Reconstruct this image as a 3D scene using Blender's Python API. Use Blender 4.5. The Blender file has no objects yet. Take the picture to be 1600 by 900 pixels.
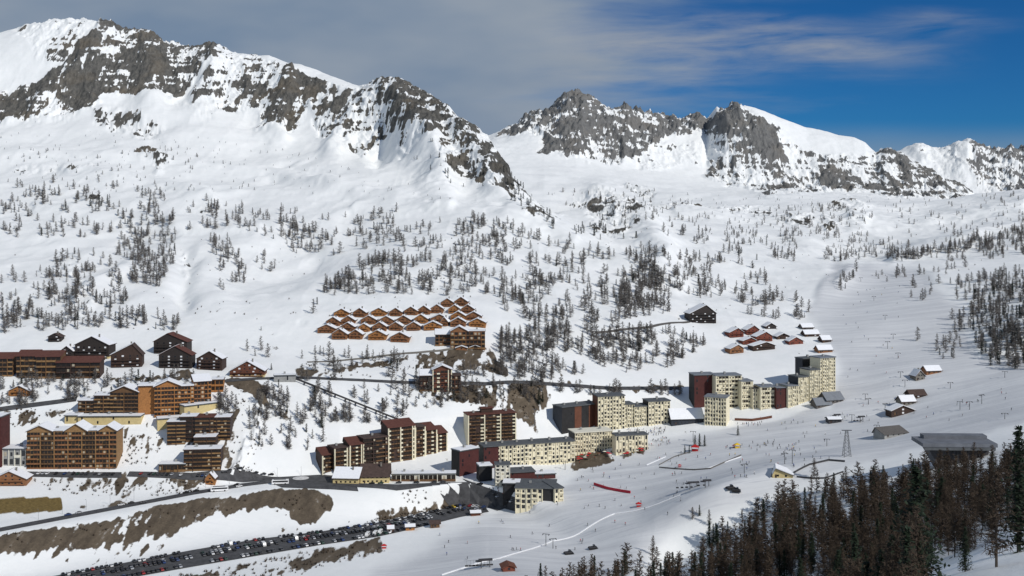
import bpy, bmesh, math, random
import numpy as np
from mathutils import Vector, Matrix
R = math.radians
F = 1715.0; HZ = 330.0            # focal length in pixels of the 1600 px wide photo, row of the horizon
scn = bpy.context.scene
COL = scn.collection
rng = random.Random(7)

# ------------------------------------------------------------------ noise
def _hash(ix, iy, seed):
    h = (ix * 374761393 + iy * 668265263 + seed * 1442695041) & 0x7fffffff
    h = ((h ^ (h >> 13)) * 1274126177) & 0x7fffffff
    return ((h ^ (h >> 16)) & 0xffffff) / float(0xffffff)
def vnoise(x, y, seed=0):
    x = np.asarray(x, float); y = np.asarray(y, float)
    ix = np.floor(x).astype(np.int64); iy = np.floor(y).astype(np.int64)
    fx = x - ix; fy = y - iy
    fx = fx*fx*fx*(fx*(fx*6-15)+10); fy = fy*fy*fy*(fy*(fy*6-15)+10)
    a = _hash(ix, iy, seed); b = _hash(ix+1, iy, seed); c = _hash(ix, iy+1, seed); d = _hash(ix+1, iy+1, seed)
    return (a*(1-fx)+b*fx)*(1-fy) + (c*(1-fx)+d*fx)*fy
def fbm(x, y, o=5, seed=0, gain=.5):
    s = 0; a = 1; t = 0
    for k in range(o):
        ca, sa = math.cos(.6*k+.3), math.sin(.6*k+.3)
        s = s + a*(vnoise((x*ca-y*sa)*2**k+17.3*k, (x*sa+y*ca)*2**k-9.1*k, seed+k)*2-1); t += a; a *= gain
    return s/t*1.6
def ridged(x, y, o=4, seed=0, gain=.5):
    s = 0; a = 1; t = 0
    for k in range(o):
        n = 1-np.abs(vnoise(x*2**k+7.7*k, y*2**k+3.1*k, seed+k)*2-1)
        s = s + a*n*n; t += a; a *= gain
    return s/t
def in_poly(px, py, poly):
    out = np.zeros(px.shape, bool)
    xs = [p[0] for p in poly]; ys = [p[1] for p in poly]
    m = (px > min(xs)) & (px < max(xs)) & (py > min(ys)) & (py < max(ys))
    qx = px[m]; qy = py[m]; r = np.zeros(qx.shape, bool)
    n = len(poly)
    for i in range(n):
        x1, y1 = poly[i]; x2, y2 = poly[(i+1) % n]
        if y1 == y2: continue
        c = ((y1 > qy) != (y2 > qy)) & (qx < (x2-x1)*(qy-y1)/(y2-y1)+x1)
        r ^= c
    out[m] = r
    return out

# ------------------------------------------------------------------ terrain: lines of known bearing, distance and height
def Z(z):  # knots given as px:(py) with constant height z -> distance
    return lambda py: F*(-z)/(py-HZ)
LAY = []
def layer(pts, n):                 # pts: (px, py, D)
    pts = sorted(pts); LAY.append(([p[0] for p in pts], [p[1] for p in pts], [p[2] for p in pts], n))
def zz(px, py, z): return (px, py, F*(-z)/(py-HZ))
layer([zz(-300,2900,-30), zz(1200,2600,-26), zz(1900,1900,-18)], 6)
layer([(-300,1359,100), (1200,1300,100), (1420,1050,100), (1600,1000,100), (1900,930,100)], 10)
layer([(-300,1187,200), (1100,1160,200), (1300,1010,200), (1450,905,200), (1530,872,205), (1600,850,210), (1900,780,220)], 40)
layer([(-300,1134,320), (800,1134,320), (1000,1060,320), (1200,985,320), (1400,905,320), (1600,818,320), (1900,740,320)], 60)
layer([(-300,1009,480), (600,1009,480), (800,960,480), (1000,925,480), (1200,860,470), (1400,800,470), (1600,752,470), (1900,700,470)], 70)
# near edge of the car park / foot of the near slope
layer([zz(-300,990,-217), zz(0,935,-216), zz(188,908,-215), zz(300,887,-215), zz(400,871,-215), zz(500,853,-215), zz(590,841,-215), zz(640,829,-215), zz(720,808,-214), zz(770,800,-213),
       zz(880,835,-213), (1000,862,650), (1060,885,655), (1120,852,660), (1200,802,668), (1300,765,668), (1400,738,660), (1500,718,650), (1600,690,650), (1900,640,650)], 70)
layer([zz(-300,960,-216), zz(0,912,-216), zz(188,879,-215), zz(300,858,-215), zz(400,841,-215), zz(500,829,-215), zz(590,815,-215), zz(640,806,-215), zz(720,787,-214), zz(780,792,-213),
       (880,805,748), (1000,806,715), (1060,784,702), (1120,757,702), (1200,733,712), (1300,715,722), (1400,700,730), (1600,660,740), (1900,610,740)], 45)
# upper road near edge
layer([zz(-300,900,-201), zz(0,834,-200), zz(100,815,-200), zz(300,777,-199), zz(420,761,-198), zz(500,757,-198), zz(600,758,-198), zz(720,760,-199), (780,775,770),
       (880,780,775), (1000,755,790), (1120,730,790), (1200,712,800), (1300,695,810), (1400,680,810), (1600,630,815), (1900,580,820)], 50)
layer([zz(-300,880,-200), zz(0,822,-200), zz(100,804,-200), zz(300,766,-199), zz(420,748,-198), zz(500,743,-198), zz(600,745,-198), zz(720,750,-199), (780,758,800),
       (880,750,820), (1000,720,850), (1120,700,850), (1200,690,850), (1300,672,865), (1400,658,865), (1600,600,880), (1900,550,880)], 22)
layer([zz(-300,760,-192), zz(0,742,-190), zz(180,737,-190), zz(330,738,-191), zz(420,735,-192), zz(510,735,-194), zz(600,722,-193), zz(700,702,-190), zz(800,715,-193),
       (880,712,880), (1000,690,890), (1120,672,900), (1200,664,905), (1300,640,915), (1400,632,910), (1600,580,920), (1900,530,930)], 24)
layer([(-300,660,850), (0,655,850), (130,652,850), (230,650,852), (330,645,858), (420,650,865), (600,655,875), (700,650,890), (800,655,905), (900,672,915), (1000,660,930),
       (1120,650,935), (1200,636,940), (1300,608,960), (1350,590,980), (1400,590,960), (1600,560,970), (1900,510,980)], 60)
layer([(-300,600,890), (0,592,895), (200,588,905), (400,590,910), (600,598,920), (800,603,930), (950,608,960), (1080,603,985), (1200,580,1010), (1300,560,1040), (1400,540,1080), (1500,530,1070), (1600,500,1060), (1900,460,1050)], 50)
layer([(-300,550,950), (0,548,975), (200,545,985), (400,550,985), (600,555,985), (700,552,985), (800,562,985), (1000,560,1040), (1130,548,1075), (1300,535,1100), (1400,490,1200), (1600,450,1250), (1900,410,1250)], 40)
layer([(-300,500,1050), (0,505,1055), (300,500,1060), (500,510,1045), (600,505,1050), (740,500,1060), (850,500,1090), (1000,505,1110), (1130,505,1150), (1250,500,1190), (1400,440,1400), (1600,410,1500), (1900,380,1500)], 40)
layer([(-300,450,1170), (0,455,1170), (300,460,1150), (500,470,1120), (620,462,1130), (800,450,1180), (1000,450,1240), (1150,465,1270), (1300,430,1420), (1400,415,1560), (1500,395,1650), (1600,380,1700), (1900,360,1700)], 36)
layer([(-300,380,1380), (0,395,1350), (200,390,1360), (400,400,1330), (600,400,1320), (800,395,1330), (900,405,1340), (1000,410,1370), (1100,412,1440), (1200,410,1560), (1300,405,1680), (1400,392,1800), (1600,355,1880), (1900,340,1880)], 50)
layer([(-300,310,1650), (0,318,1630), (200,312,1640), (400,325,1600), (600,325,1560), (720,332,1530), (800,345,1490), (900,362,1520), (1000,375,1560), (1100,380,1660), (1200,378,1780), (1400,365,2000), (1500,350,2050), (1600,330,2080), (1900,310,2080)], 60)
layer([(-300,235,2000), (0,245,1950), (200,250,1930), (400,255,1950), (500,262,1900), (600,280,1800), (700,305,1680), (760,318,1620), (800,330,1560), (850,342,1550), (900,350,1620), (1000,350,1850), (1100,350,1950), (1200,350,2050), (1400,340,2200), (1500,325,2200), (1600,310,2200), (1900,290,2200)], 55)
layer([(-300,180,2250), (0,180,2230), (60,188,2220), (150,165,2260), (200,152,2300), (300,148,2320), (345,170,2260), (400,207,2180), (460,212,2160), (520,225,2080), (570,240,2000), (640,262,1860), (700,288,1760), (760,305,1670), (800,314,1600), (830,325,1580), (860,338,1570), (900,338,1780), (1000,330,2080), (1100,328,2150), (1200,330,2200), (1400,325,2350), (1500,315,2330), (1600,304,2320), (1900,280,2320)], 40)
layer([(-300,70,2560), (0,55,2560), (50,41,2560), (100,33,2560), (130,31,2560), (165,36,2550), (190,47,2540), (235,50,2540), (256,68,2540), (300,70,2530), (335,70,2530), (355,82,2520), (400,88,2500), (420,88,2480), (450,99,2450), (470,103,2440), (500,114,2420), (560,137,2330), (590,132,2280), (612,125,2250), (628,126,2240), (650,140,2210), (680,155,2160), (700,170,2110), (720,188,2050), (745,208,1980), (765,224,1930), (785,250,1850), (800,280,1780), (830,308,1720), (860,332,1660), (890,332,1900), (920,326,2100), (1000,318,2250), (1100,315,2330), (1200,318,2350), (1400,318,2450), (1500,311,2440), (1600,300,2430), (1900,275,2430)], 130)
layer([(-300,150,2800), (0,150,2800), (400,170,2750), (600,220,2550), (700,260,2400), (760,300,2250), (800,330,2150), (860,345,2050), (890,335,2200), (1000,312,2400), (1100,308,2500), (1200,310,2520), (1400,314,2600), (1500,312,2600), (1600,306,2600), (1900,280,2600)], 16)
layer([(-300,280,3000), (700,280,2900), (780,285,2700), (850,288,2650), (950,292,2700), (1050,298,2750), (1150,300,2850), (1250,300,2850), (1400,312,2850), (1500,318,2850), (1600,318,2850), (1900,300,2850)], 30)
layer([(-300,240,3300), (700,240,3200), (770,238,3150), (830,246,3120), (900,252,3120), (960,262,3150), (1050,275,3200), (1100,284,3180), (1200,302,3050), (1250,298,3080), (1300,303,3050), (1400,308,3050), (1500,312,3050), (1600,312,3200), (1900,300,3200)], 40)
layer([(-300,220,3700), (700,225,3600), (765,214,3600), (790,204,3600), (815,190,3600), (840,177,3600), (862,168,3600), (880,153,3600), (900,147,3600), (915,149,3600), (935,160,3600), (955,168,3600), (980,165,3600), (1000,176,3620), (1040,181,3640), (1070,183,3660), (1090,181,3660), (1104,190,3640), (1118,178,3550), (1135,166,3520), (1150,163,3500), (1180,170,3500), (1220,186,3500), (1260,200,3500), (1310,212,3480), (1335,216,3470), (1352,224,3450), (1368,240,3430), (1385,234,3400), (1400,240,3390), (1430,255,3370), (1460,270,3340), (1490,286,3300), (1520,302,3270), (1560,306,3300), (1900,290,3300)], 120)
layer([(-300,280,3900), (900,260,3900), (1104,188,3760), (1120,168,3850), (1150,200,3900), (1400,300,3900), (1900,320,3900)], 10)
layer([(-300,250,4600), (1340,262,4600), (1380,241,4600), (1400,236,4600), (1420,232,4600), (1440,228,4600), (1455,232,4600), (1475,232,4600), (1484,230,4600), (1497,222,4600), (1512,217,4600), (1520,222,4600), (1530,225,4600), (1542,231,4600), (1556,229,4600), (1568,235,4600), (1580,229,4600), (1592,236,4600), (1605,231,4600), (1650,225,4600), (1900,240,4600)], 60)
layer([(-300,335,6000), (1900,335,6000)], 8)
layer([(-300,331,9000), (1900,331,9000)], 6)

PX0, PX1, NC = -260, 1860, 1500
pxs = np.linspace(PX0, PX1, NC)
K = len(LAY)
KD = np.zeros((K, NC)); KZ = np.zeros((K, NC))
for k, (a, b, c, n) in enumerate(LAY):
    KD[k] = np.interp(pxs, a, c); py = np.interp(pxs, a, b)
    if k < 19:   # soften the corners of the ground lines, crests stay sharp
        w = np.hanning(61); w /= w.sum()
        KD[k] = np.convolve(np.pad(KD[k], 30, 'edge'), w, 'valid'); py = np.convolve(np.pad(py, 30, 'edge'), w, 'valid')
    KZ[k] = -(py-HZ)/F*KD[k]
for k in range(1, K): KD[k] = np.maximum(KD[k], KD[k-1]+6)
h = np.diff(KD, axis=0); dl = np.diff(KZ, axis=0)/h
m = np.zeros((K, NC)); m[0] = dl[0]; m[-1] = dl[-1]
for k in range(1, K-1):
    w1 = 2*h[k]+h[k-1]; w2 = h[k]+2*h[k-1]; a, b = dl[k-1], dl[k]
    ok = a*b > 0
    m[k] = np.where(ok, (w1+w2)/np.where(ok, w1/np.where(ok, a, 1)+w2/np.where(ok, b, 1), 1), 0)
rows_D = []; rows_Z = []; rows_k = []
for k in range(K-1):
    n = LAY[k+1][3]
    for i in range(n):
        t = i/n; t2 = t*t; t3 = t2*t
        rows_D.append(KD[k]+t*h[k])
        rows_Z.append((2*t3-3*t2+1)*KZ[k]+(t3-2*t2+t)*h[k]*m[k]+(-2*t3+3*t2)*KZ[k+1]+(t3-t2)*h[k]*m[k+1]); rows_k.append(k+t)
rows_D.append(KD[-1]); rows_Z.append(KZ[-1]); rows_k.append(K-1)
TD = np.array(rows_D); TZ = np.array(rows_Z); TK = np.array(rows_k)[:, None]+np.zeros((1, NC))
NR = TD.shape[0]
U = (pxs-800)/F
TX = TD*U[None, :]
PX = np.broadcast_to(pxs[None, :], TD.shape); PY0 = HZ-F*TZ/TD
# region masks
wx = fbm(TX/34, TD/34, 3, 11)*7; wy = fbm(TX/34, TD/34, 3, 21)*5
near = np.clip(1500/TD, .5, 1)
QX = PX+wx; QY = PY0+wy
ROCK = np.zeros(TD.shape); EARTH = np.zeros(TD.shape); PIST = np.zeros(TD.shape); YEL = np.zeros(TD.shape)
vis1 = (TK > 14) & (TK <= 20.03); vis2 = (TK > 20.5) & (TK < 24.05); vis3 = TK > 24.3
def msk(arr, poly, v, ok=None):
    s = in_poly(QX, QY, poly)
    if ok is not None: s &= ok
    arr[s] = np.maximum(arr[s], v)
C = 19                                             # crest of the left range
ok1 = (TK > 14) & (TK <= C+.15); ok2 = (TK > C+1) & (TK <= C+4.2); ok3 = (TK > C+5)
msk(ROCK, [(-60,140),(0,150),(60,130),(100,100),(110,75),(150,55),(165,28),(190,38),(235,40),(258,58),(300,60),(335,58),(352,85),(340,100),(310,120),(290,140),(240,150),(155,145),(150,165),(80,187),(60,192),(0,184),(-60,180)], .95, ok1)
msk(ROCK, [(20,45),(100,22),(165,26),(120,75),(95,100),(60,95)], .48, ok1)
msk(ROCK, [(340,75),(440,100),(450,130),(420,170),(330,168),(290,150),(330,120)], .8, ok1)
msk(ROCK, [(150,172),(200,168),(255,200),(240,216),(200,210),(150,192)], .85, ok1)
msk(ROCK, [(260,150),(300,145),(340,175),(320,185),(280,170)], .55, ok1)
msk(ROCK, [(1195,255),(1260,262),(1330,300),(1200,300)], .9, ok2)
msk(ROCK, [(450,105),(470,120),(530,140),(520,155),(490,170),(470,190),(460,212),(395,207),(410,165),(430,130)], .95, ok1)
msk(ROCK, [(490,175),(560,140),(600,122),(650,132),(700,160),(730,190),(770,222),(800,270),(795,305),(770,308),(740,290),(700,290),(680,270),(690,225),(660,255),(625,258),(620,220),(600,205),(560,240),(500,215)], .84, ok1)
msk(ROCK, [(600,140),(650,140),(690,170),(690,210),(640,215),(600,200)], .85, ok1)
msk(ROCK, [(690,180),(730,200),(765,245),(740,285),(705,275),(685,220)], .85, ok1)
msk(ROCK, [(750,250),(800,262),(802,305),(770,305),(750,290)], 1., ok1)
msk(ROCK, [(620,128),(628,128),(625,165),(612,180)], 0, ok1)
msk(ROCK, [(780,245),(812,285),(845,310),(880,345),(860,352),(820,335),(795,310)], .62, (TK > 14) & (TK < C+.3))
msk(ROCK, [(915,305),(950,300),(1005,340),(1000,365),(960,370),(920,345)], .68, TK > 14)
msk(ROCK, [(975,290),(1025,300),(1020,312),(975,300)], .7, TK > 14)
for (cx, cy, rx, ry, v) in [(250,250,16,18,.75),(120,268,20,3,.9),(235,240,25,12,.75),(143,308,14,9,.85),(525,240,8,3,.5),(287,410,4,22,.9),(470,500,8,3,.3),(1250,350,26,9,.8),(1295,355,8,10,.75),(905,318,20,6,.7),(1040,322,60,8,.55),(1150,330,60,8,.55),(840,350,30,6,.5),(1330,330,40,6,.5),(60,262,40,5,.5),(330,330,40,4,.45),(130,470,20,30,.5),(110,420,15,12,.5),(1450,600,0,0,0),(370,360,6,3,.5)]:
    msk(ROCK, [(cx+rx*math.cos(a), cy+ry*math.sin(a)) for a in [i*math.pi/5 for i in range(10)]], v, TK > 12)
msk(ROCK, [(770,216),(850,164),(905,138),(990,158),(1100,174),(1112,200),(1050,212),(1000,240),(960,255),(900,250),(840,238),(850,205),(800,214)], .93, ok2)
msk(ROCK, [(960,225),(1100,220),(1090,260),(1000,268)], .45, ok2)
msk(ROCK, [(1105,190),(1130,158),(1162,162),(1195,185),(1230,215),(1262,232),(1300,240),(1360,240),(1385,228),(1440,255),(1530,300),(1500,312),(1400,307),(1300,300),(1200,304),(1100,278),(1105,240)], .74, ok2)
msk(ROCK, [(1112,190),(1135,160),(1165,165),(1220,200),(1225,250),(1180,240),(1130,215)], .92, ok2)
msk(ROCK, [(1390,225),(1440,255),(1530,298),(1490,312),(1400,300)], .8, ok2)
msk(ROCK, [(1518,212),(1610,215),(1700,215),(1700,300),(1560,300),(1530,290),(1508,250)], .92, ok3)
msk(ROCK, [(1420,225),(1500,215),(1515,300),(1450,260)], .45, ok3)
msk(ROCK, [(1350,222),(1420,250),(1390,262)], .5, ok3)
# gully of the stream
for i, (a, b) in enumerate([((424,605),(408,640)), ((408,640),(388,685)), ((388,685),(374,738)), ((340,600),(345,600))]):
    if i == 3: break
    dx = 6; msk(ROCK, [(a[0]-dx,a[1]), (a[0]+dx,a[1]), (b[0]+dx,b[1]), (b[0]-dx,b[1])], .95, TK < 14)
EL = [([(-90,845),(0,836),(130,816),(330,778),(430,764),(500,764),(522,775),(524,798),(500,815),(450,816),(452,800),(380,801),(300,820),(180,848),(80,864),(-90,870)], .9), ([(-90,860),(80,858),(300,815),(300,832),(120,875),(-90,885)], .42),
 ([(30,738),(330,738),(350,748),(300,765),(240,778),(200,770),(120,758),(70,772)], .62), ([(354,588),(400,592),(420,606),(428,642),(405,630),(385,607),(358,603)], .95),
 ([(640,596),(850,596),(865,620),(835,690),(806,650),(760,632),(690,628),(640,612)], .66), ([(800,600),(850,600),(830,660),(815,650)], .95), ([(230,905),(560,846),(605,852),(560,872),(430,905)], .74), ([(300,905),(480,872),(520,880),(460,905)], .5),
 ([(540,845),(600,838),(590,860),(545,868)], .85), ([(470,578),(600,562),(690,545),(760,545),(790,572),(700,580),(600,574),(470,592)], .55), ([(690,548),(770,548),(800,590),(730,580)], .85),
 ([(560,815),(640,798),(740,776),(722,790),(600,814)], .9), ([(-60,640),(60,632),(120,640),(60,668),(-60,668)], .55), ([(185,672),(262,684),(250,722),(205,732),(182,700)], .5),
 ([(640,596),(1085,602),(1085,607),(640,604)], .8), ([(160,590),(300,578),(300,600),(160,600)], .6), ([(385,538),(450,540),(440,560),(400,556)], .35), ([(460,560),(500,590),(460,592)], .7),
 ([(893,700),(1012,698),(1015,710),(965,724),(893,736)], .8), ([(560,800),(700,775),(740,770),(700,790),(600,808)], .62), ([(60,870),(260,850),(260,862),(100,895)], .35), ([(120,735),(200,735),(200,790),(120,790)], .5), ([(0,850),(90,862),(120,885),(0,880)], .5), ([(440,600),(470,640),(455,700),(430,700)], .3), ([(345,640),(372,640),(352,700),(350,735),(375,735),(360,690)], .85), ([(350,840),(600,800),(620,806),(420,845),(350,850)], .3), ([(940,600),(1080,602),(1060,612),(950,612)], .35), ([(250,660),(372,660),(368,700),(345,720),(290,700)], .7)]
for p, v in EL: msk(EARTH, p, v, TK < 14)
msk(YEL, [(-60,782),(30,780),(95,778),(99,795),(40,801),(-60,808)], 1, TK < 14)
msk(PIST, [(560,910),(760,812),(890,745),(1000,700),(1300,640),(1310,560),(1260,490),(1300,410),(1430,420),(1500,480),(1530,560),(1700,550),(1700,640),(1300,735),(1050,830),(950,930)], 1)
def blur(a, n):
    for _ in range(n):
        a = (np.roll(a, 1, 0)+np.roll(a, -1, 0)+2*a)/4; a = (np.roll(a, 1, 1)+np.roll(a, -1, 1)+2*a)/4
    return a
ROCKs = blur(ROCK, 6); EARTHs = blur(EARTH, 14); PISTs = blur(PIST, 25); YEL = blur(YEL, 2)
# relief
amp = np.interp(TK, [0,2,4,5,9,10,12,14,16,18,19,20,21,23,24,27,30], [.5,1.5,2,.35,.4,.8,1.6,2.6,4,5,6,8,6,6,7,8,8])
flat = 1-.85*np.clip(PISTs, 0, 1)
land = ((PX < 820) & (TK > 4.9) & (TK < 10)) | ((PX < 1330) & (PX > 700) & (TK > 8) & (TK < 12.2))
amp = np.where(land, .3, amp)*flat; amp = blur(amp, 12)
rel = amp*fbm(TX/150, TD/150, 5, 3, .42)
rel += .26*np.minimum(amp, 3)*fbm(TX/24, TD/28, 4, 5)*np.clip((TD-600)/500, 0, 1)
ribs = ridged(TX/62+.35*fbm(TX/90, TD/90, 2, 8), TD/190, 5, 31, .6)
ribs2 = ridged((TX+TD*.5)/30, (TD-TX*.3)/70, 4, 77, .6)
crag = fbm(TX/16, TD/22, 4, 40, .65)
far = np.clip(TD/2400, .6, 1.5)
rel += ROCKs*far*(24*(ribs-.42)+10*(ribs2-.45)+6*crag)
def lines_bulge(pl, wd, hgt, ok):
    d = np.full(TD.shape, 1e9)
    m_ = ok & (PX > min(p[0] for p in pl)-3*wd) & (PX < max(p[0] for p in pl)+3*wd)
    x = PX[m_]+wx[m_]*.8; y = PY0[m_]+wy[m_]*.5; dd = np.full(x.shape, 1e9)
    for (x1, y1), (x2, y2) in zip(pl[:-1], pl[1:]):
        L2 = (x2-x1)**2+(y2-y1)**2; t = np.clip(((x-x1)*(x2-x1)+(y-y1)*(y2-y1))/L2, 0, 1)
        dd = np.minimum(dd, np.hypot(x-x1-t*(x2-x1), y-y1-t*(y2-y1)))
    e = np.zeros(TD.shape); e[m_] = hgt*np.exp(-(dd/wd)**2); return e*np.where(TK <= C+.1, np.clip((C-.08-TK)/.5, 0, 1), 1)
on = (TK > 13) & (TK <= C+.02)
for pl, wd, hh in [([(612,135),(640,200),(690,280)], 26, 40), ([(585,140),(545,190),(520,230)], 18, 22), ([(690,165),(740,240),(770,295)], 20, 20), ([(600,190),(590,250)], 14, -16), ([(450,110),(440,160),(430,205)], 20, 26), ([(340,80),(320,140)], 22, 20), ([(165,40),(130,110),(60,170)], 20, 22), ([(235,55),(235,150)], 24, 20),
                   ([(270,150),(300,130)], 15, -15), ([(0,238),(200,243),(420,262),(560,300),(700,325)], 9, 9), ([(100,262),(260,290),(330,310)], 9, 8), ([(290,400),(287,470)], 16, -9), ([(60,320),(240,345),(400,360)], 8, 6), ([(380,440),(480,400)], 30, -10), ([(560,320),(760,330),(900,380)], 9, 7), ([(800,330),(900,380),(1060,440)], 12, 10), ([(200,420),(120,470)], 12, 9)]:
    rel += lines_bulge(pl, wd, hh, on)
onr = (TK > 12) & (TK < C+3) & (PX > 850)
for pl, wd, hh in [([(940,310),(1010,360),(1040,400)], 22, 22), ([(1060,330),(1200,345),(1350,350)], 8, 9), ([(1330,350),(1450,345),(1600,320)], 10, 12), ([(1400,400),(1500,385),(1600,355)], 9, 12), ([(1312,440),(1330,425)], 10, 5)]:
    rel += lines_bulge(pl, wd, hh, onr)
lowf = np.interp(TK, [11, 13, 15, 18, 19, 30], [0, 3, 9, 9, 3, 3])*(1-np.clip(PISTs, 0, 1))
rel += lowf*fbm(TX/170+.4*fbm(TX/200, TD/200, 2, 15), TD/230, 3, 14)+lowf*.45*(ridged(TX/85, TD/130, 3, 16)-.5)
rel += np.where(TK > C+5.4, 14*fbm(TX/70, TD/150, 4, 18), 0)
topk = (TK > C-1) 
TZ2 = TZ+rel
TZ = TZ2
# rock shows on ribs and steep faces, snow fills the hollows
gy = np.gradient(TZ, axis=0)/np.maximum(np.gradient(TD, axis=0), .3)
hx = np.gradient(TZ, axis=1)/np.maximum(np.gradient(TX, axis=1), .05)
slope = np.sqrt(gy**2+np.minimum(np.abs(hx), 4)**2)
hfn = fbm(TX/9, TD/26, 4, 55, .7)
ledge = fbm(TX/45+TZ/40, TZ/8, 4, 63, .6)
sc = ROCKs*1.35+.42*(ribs-.4)*2+.14*np.clip(slope-.8, -1, 1.6)+.50*hfn+.38*ledge+.36*fbm(TX/60, TD/80, 3, 61)-1.03
ROCKF = np.clip(sc*5, 0, 1)*(ROCKs > .12)
EARTHF = blur(np.clip((EARTHs*1.5+.75*fbm(TX/4, TD/14, 5, 90, .75)+.42*fbm(TX/22, TD/26, 3, 92)-.66)*1.8, 0, 1), 1)
def ground_sheet(name, r0, r1):
    nr = r1-r0
    co = np.stack([TX[r0:r1], TD[r0:r1], TZ[r0:r1]], -1).reshape(-1, 3).astype(np.float32)
    me = bpy.data.meshes.new(name)
    idx = np.arange(nr*NC).reshape(nr, NC)
    q = np.stack([idx[:-1, :-1], idx[:-1, 1:], idx[1:, 1:], idx[1:, :-1]], -1).reshape(-1, 4)
    me.vertices.add(nr*NC); me.vertices.foreach_set('co', co.ravel())
    me.loops.add(q.size); me.loops.foreach_set('vertex_index', q.ravel().astype(np.int32))
    me.polygons.add(len(q)); me.polygons.foreach_set('loop_start', np.arange(0, q.size, 4, dtype=np.int32)); me.polygons.foreach_set('loop_total', np.full(len(q), 4, np.int32))
    me.polygons.foreach_set('use_smooth', np.ones(len(q), bool))
    me.update()
    at = me.attributes.new('cover', 'FLOAT_COLOR', 'POINT')
    d = np.stack([ROCKF[r0:r1], EARTHF[r0:r1], PISTs[r0:r1], YEL[r0:r1]], -1).astype(np.float32)
    at.data.foreach_set('color', d.ravel())
    me.materials.append(M_ground)
    o = bpy.data.objects.new(name, me); COL.objects.link(o); o['kind'] = 'structure'
    return o

# ------------------------------------------------------------------ materials
def newmat(name):
    m_ = bpy.data.materials.new(name); m_.use_nodes = True
    nt = m_.node_tree; b = nt.nodes['Principled BSDF']; return m_, nt, b
def N(nt, t, **kw):
    n = nt.nodes.new(t)
    for k, v in kw.items():
        if k in n.inputs: n.inputs[k].default_value = v
        else: setattr(n, k, v)
    return n
def mixc(nt, fac, a, b, mode='MIX'):
    n = nt.nodes.new('ShaderNodeMix'); n.data_type = 'RGBA'; n.blend_type = mode
    for s, v in ((n.inputs[0], fac), (n.inputs[6], a), (n.inputs[7], b)):
        if isinstance(v, (int, float)): s.default_value = v
        elif isinstance(v, tuple): s.default_value = v if len(v) == 4 else v+(1,)
        else: nt.links.new(v, s)
    return n.outputs[2]
def ramp(nt, src, p0, p1, c0=(0,0,0,1), c1=(1,1,1,1)):
    r = nt.nodes.new('ShaderNodeValToRGB'); r.color_ramp.elements[0].position = p0; r.color_ramp.elements[1].position = p1
    r.color_ramp.elements[0].color = c0; r.color_ramp.elements[1].color = c1
    nt.links.new(src, r.inputs[0]); return r.outputs[0]
def noise(nt, vec, scale, detail=4, rough=.6):
    n = nt.nodes.new('ShaderNodeTexNoise'); n.inputs['Scale'].default_value = scale; n.inputs['Detail'].default_value = detail; n.inputs['Roughness'].default_value = rough
    nt.links.new(vec, n.inputs['Vector']); return n.outputs['Fac']
def simple(name, c, rough=.8, var=.25, scale=1.2, bump=0., spec=.3, metal=0):
    m_, nt, b = newmat(name)
    tc = nt.nodes.new('ShaderNodeTexCoord'); g = nt.nodes.new('ShaderNodeNewGeometry')
    f = noise(nt, g.outputs['Position'], scale, 5, .65)
    r = ramp(nt, f, .3, .7)
    d = tuple(x*(1-var) for x in c); l = tuple(min(1, x*(1+var)) for x in c)
    nt.links.new(mixc(nt, r, d, l), b.inputs['Base Color'])
    b.inputs['Roughness'].default_value = rough; b.inputs['Specular IOR Level'].default_value = spec; b.inputs['Metallic'].default_value = metal
    if bump:
        bp = N(nt, 'ShaderNodeBump', Strength=bump, Distance=.2); nt.links.new(f, bp.inputs['Height']); nt.links.new(bp.outputs[0], b.inputs['Normal'])
    return m_
def planks(name, c, var=.3, scale=1.6):
    m_, nt, b = newmat(name)
    g = nt.nodes.new('ShaderNodeNewGeometry')
    w = nt.nodes.new('ShaderNodeTexWave'); w.bands_direction = 'Z'; w.inputs['Scale'].default_value = scale; w.inputs['Distortion'].default_value = .6; w.inputs['Detail'].default_value = 3
    nt.links.new(g.outputs['Position'], w.inputs['Vector'])
    f = noise(nt, g.outputs['Position'], .9, 5, .7)
    c1 = mixc(nt, ramp(nt, f, .3, .7), tuple(x*(1-var) for x in c), tuple(x*(1+var) for x in c))
    c2 = mixc(nt, ramp(nt, w.outputs['Fac'], 0, .25), (.35, .35, .35), (1, 1, 1))
    nt.links.new(mixc(nt, .45, c1, mixc(nt, 1., c1, c2, 'MULTIPLY')), b.inputs['Base Color'])
    b.inputs['Roughness'].default_value = .8
    return m_
# ground: snow, rock, earth, worn piste
M_ground, nt, b = newmat('snow_rock_and_earth')
at = nt.nodes.new('ShaderNodeAttribute'); at.attribute_name = 'cover'
sp = nt.nodes.new('ShaderNodeSeparateColor'); nt.links.new(at.outputs['Color'], sp.inputs[0])
g = nt.nodes.new('ShaderNodeNewGeometry'); P = g.outputs['Position']
mp = nt.nodes.new('ShaderNodeMapping'); mp.inputs['Scale'].default_value = (1, .35, .5); nt.links.new(P, mp.inputs[0])
n1 = noise(nt, mp.outputs[0], .16, 8, .7); n2 = noise(nt, P, .012, 5, .6); n3 = noise(nt, P, .6, 6, .7); n4 = noise(nt, P, .05, 6, .65)
rock = mixc(nt, ramp(nt, n1, .3, .72), (.040,.040,.039), (.200,.190,.168))
rock = mixc(nt, ramp(nt, n2, .50, .68), rock, mixc(nt, .45, rock, (.20,.155,.10)))
snow = mixc(nt, ramp(nt, n4, .3, .7), (.84,.855,.845), (.91,.915,.905))
mpp = nt.nodes.new('ShaderNodeMapping'); mpp.inputs['Rotation'].default_value = (0,0,R(28)); mpp.inputs['Scale'].default_value = (.010,.09,.03); nt.links.new(P, mpp.inputs[0])
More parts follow.
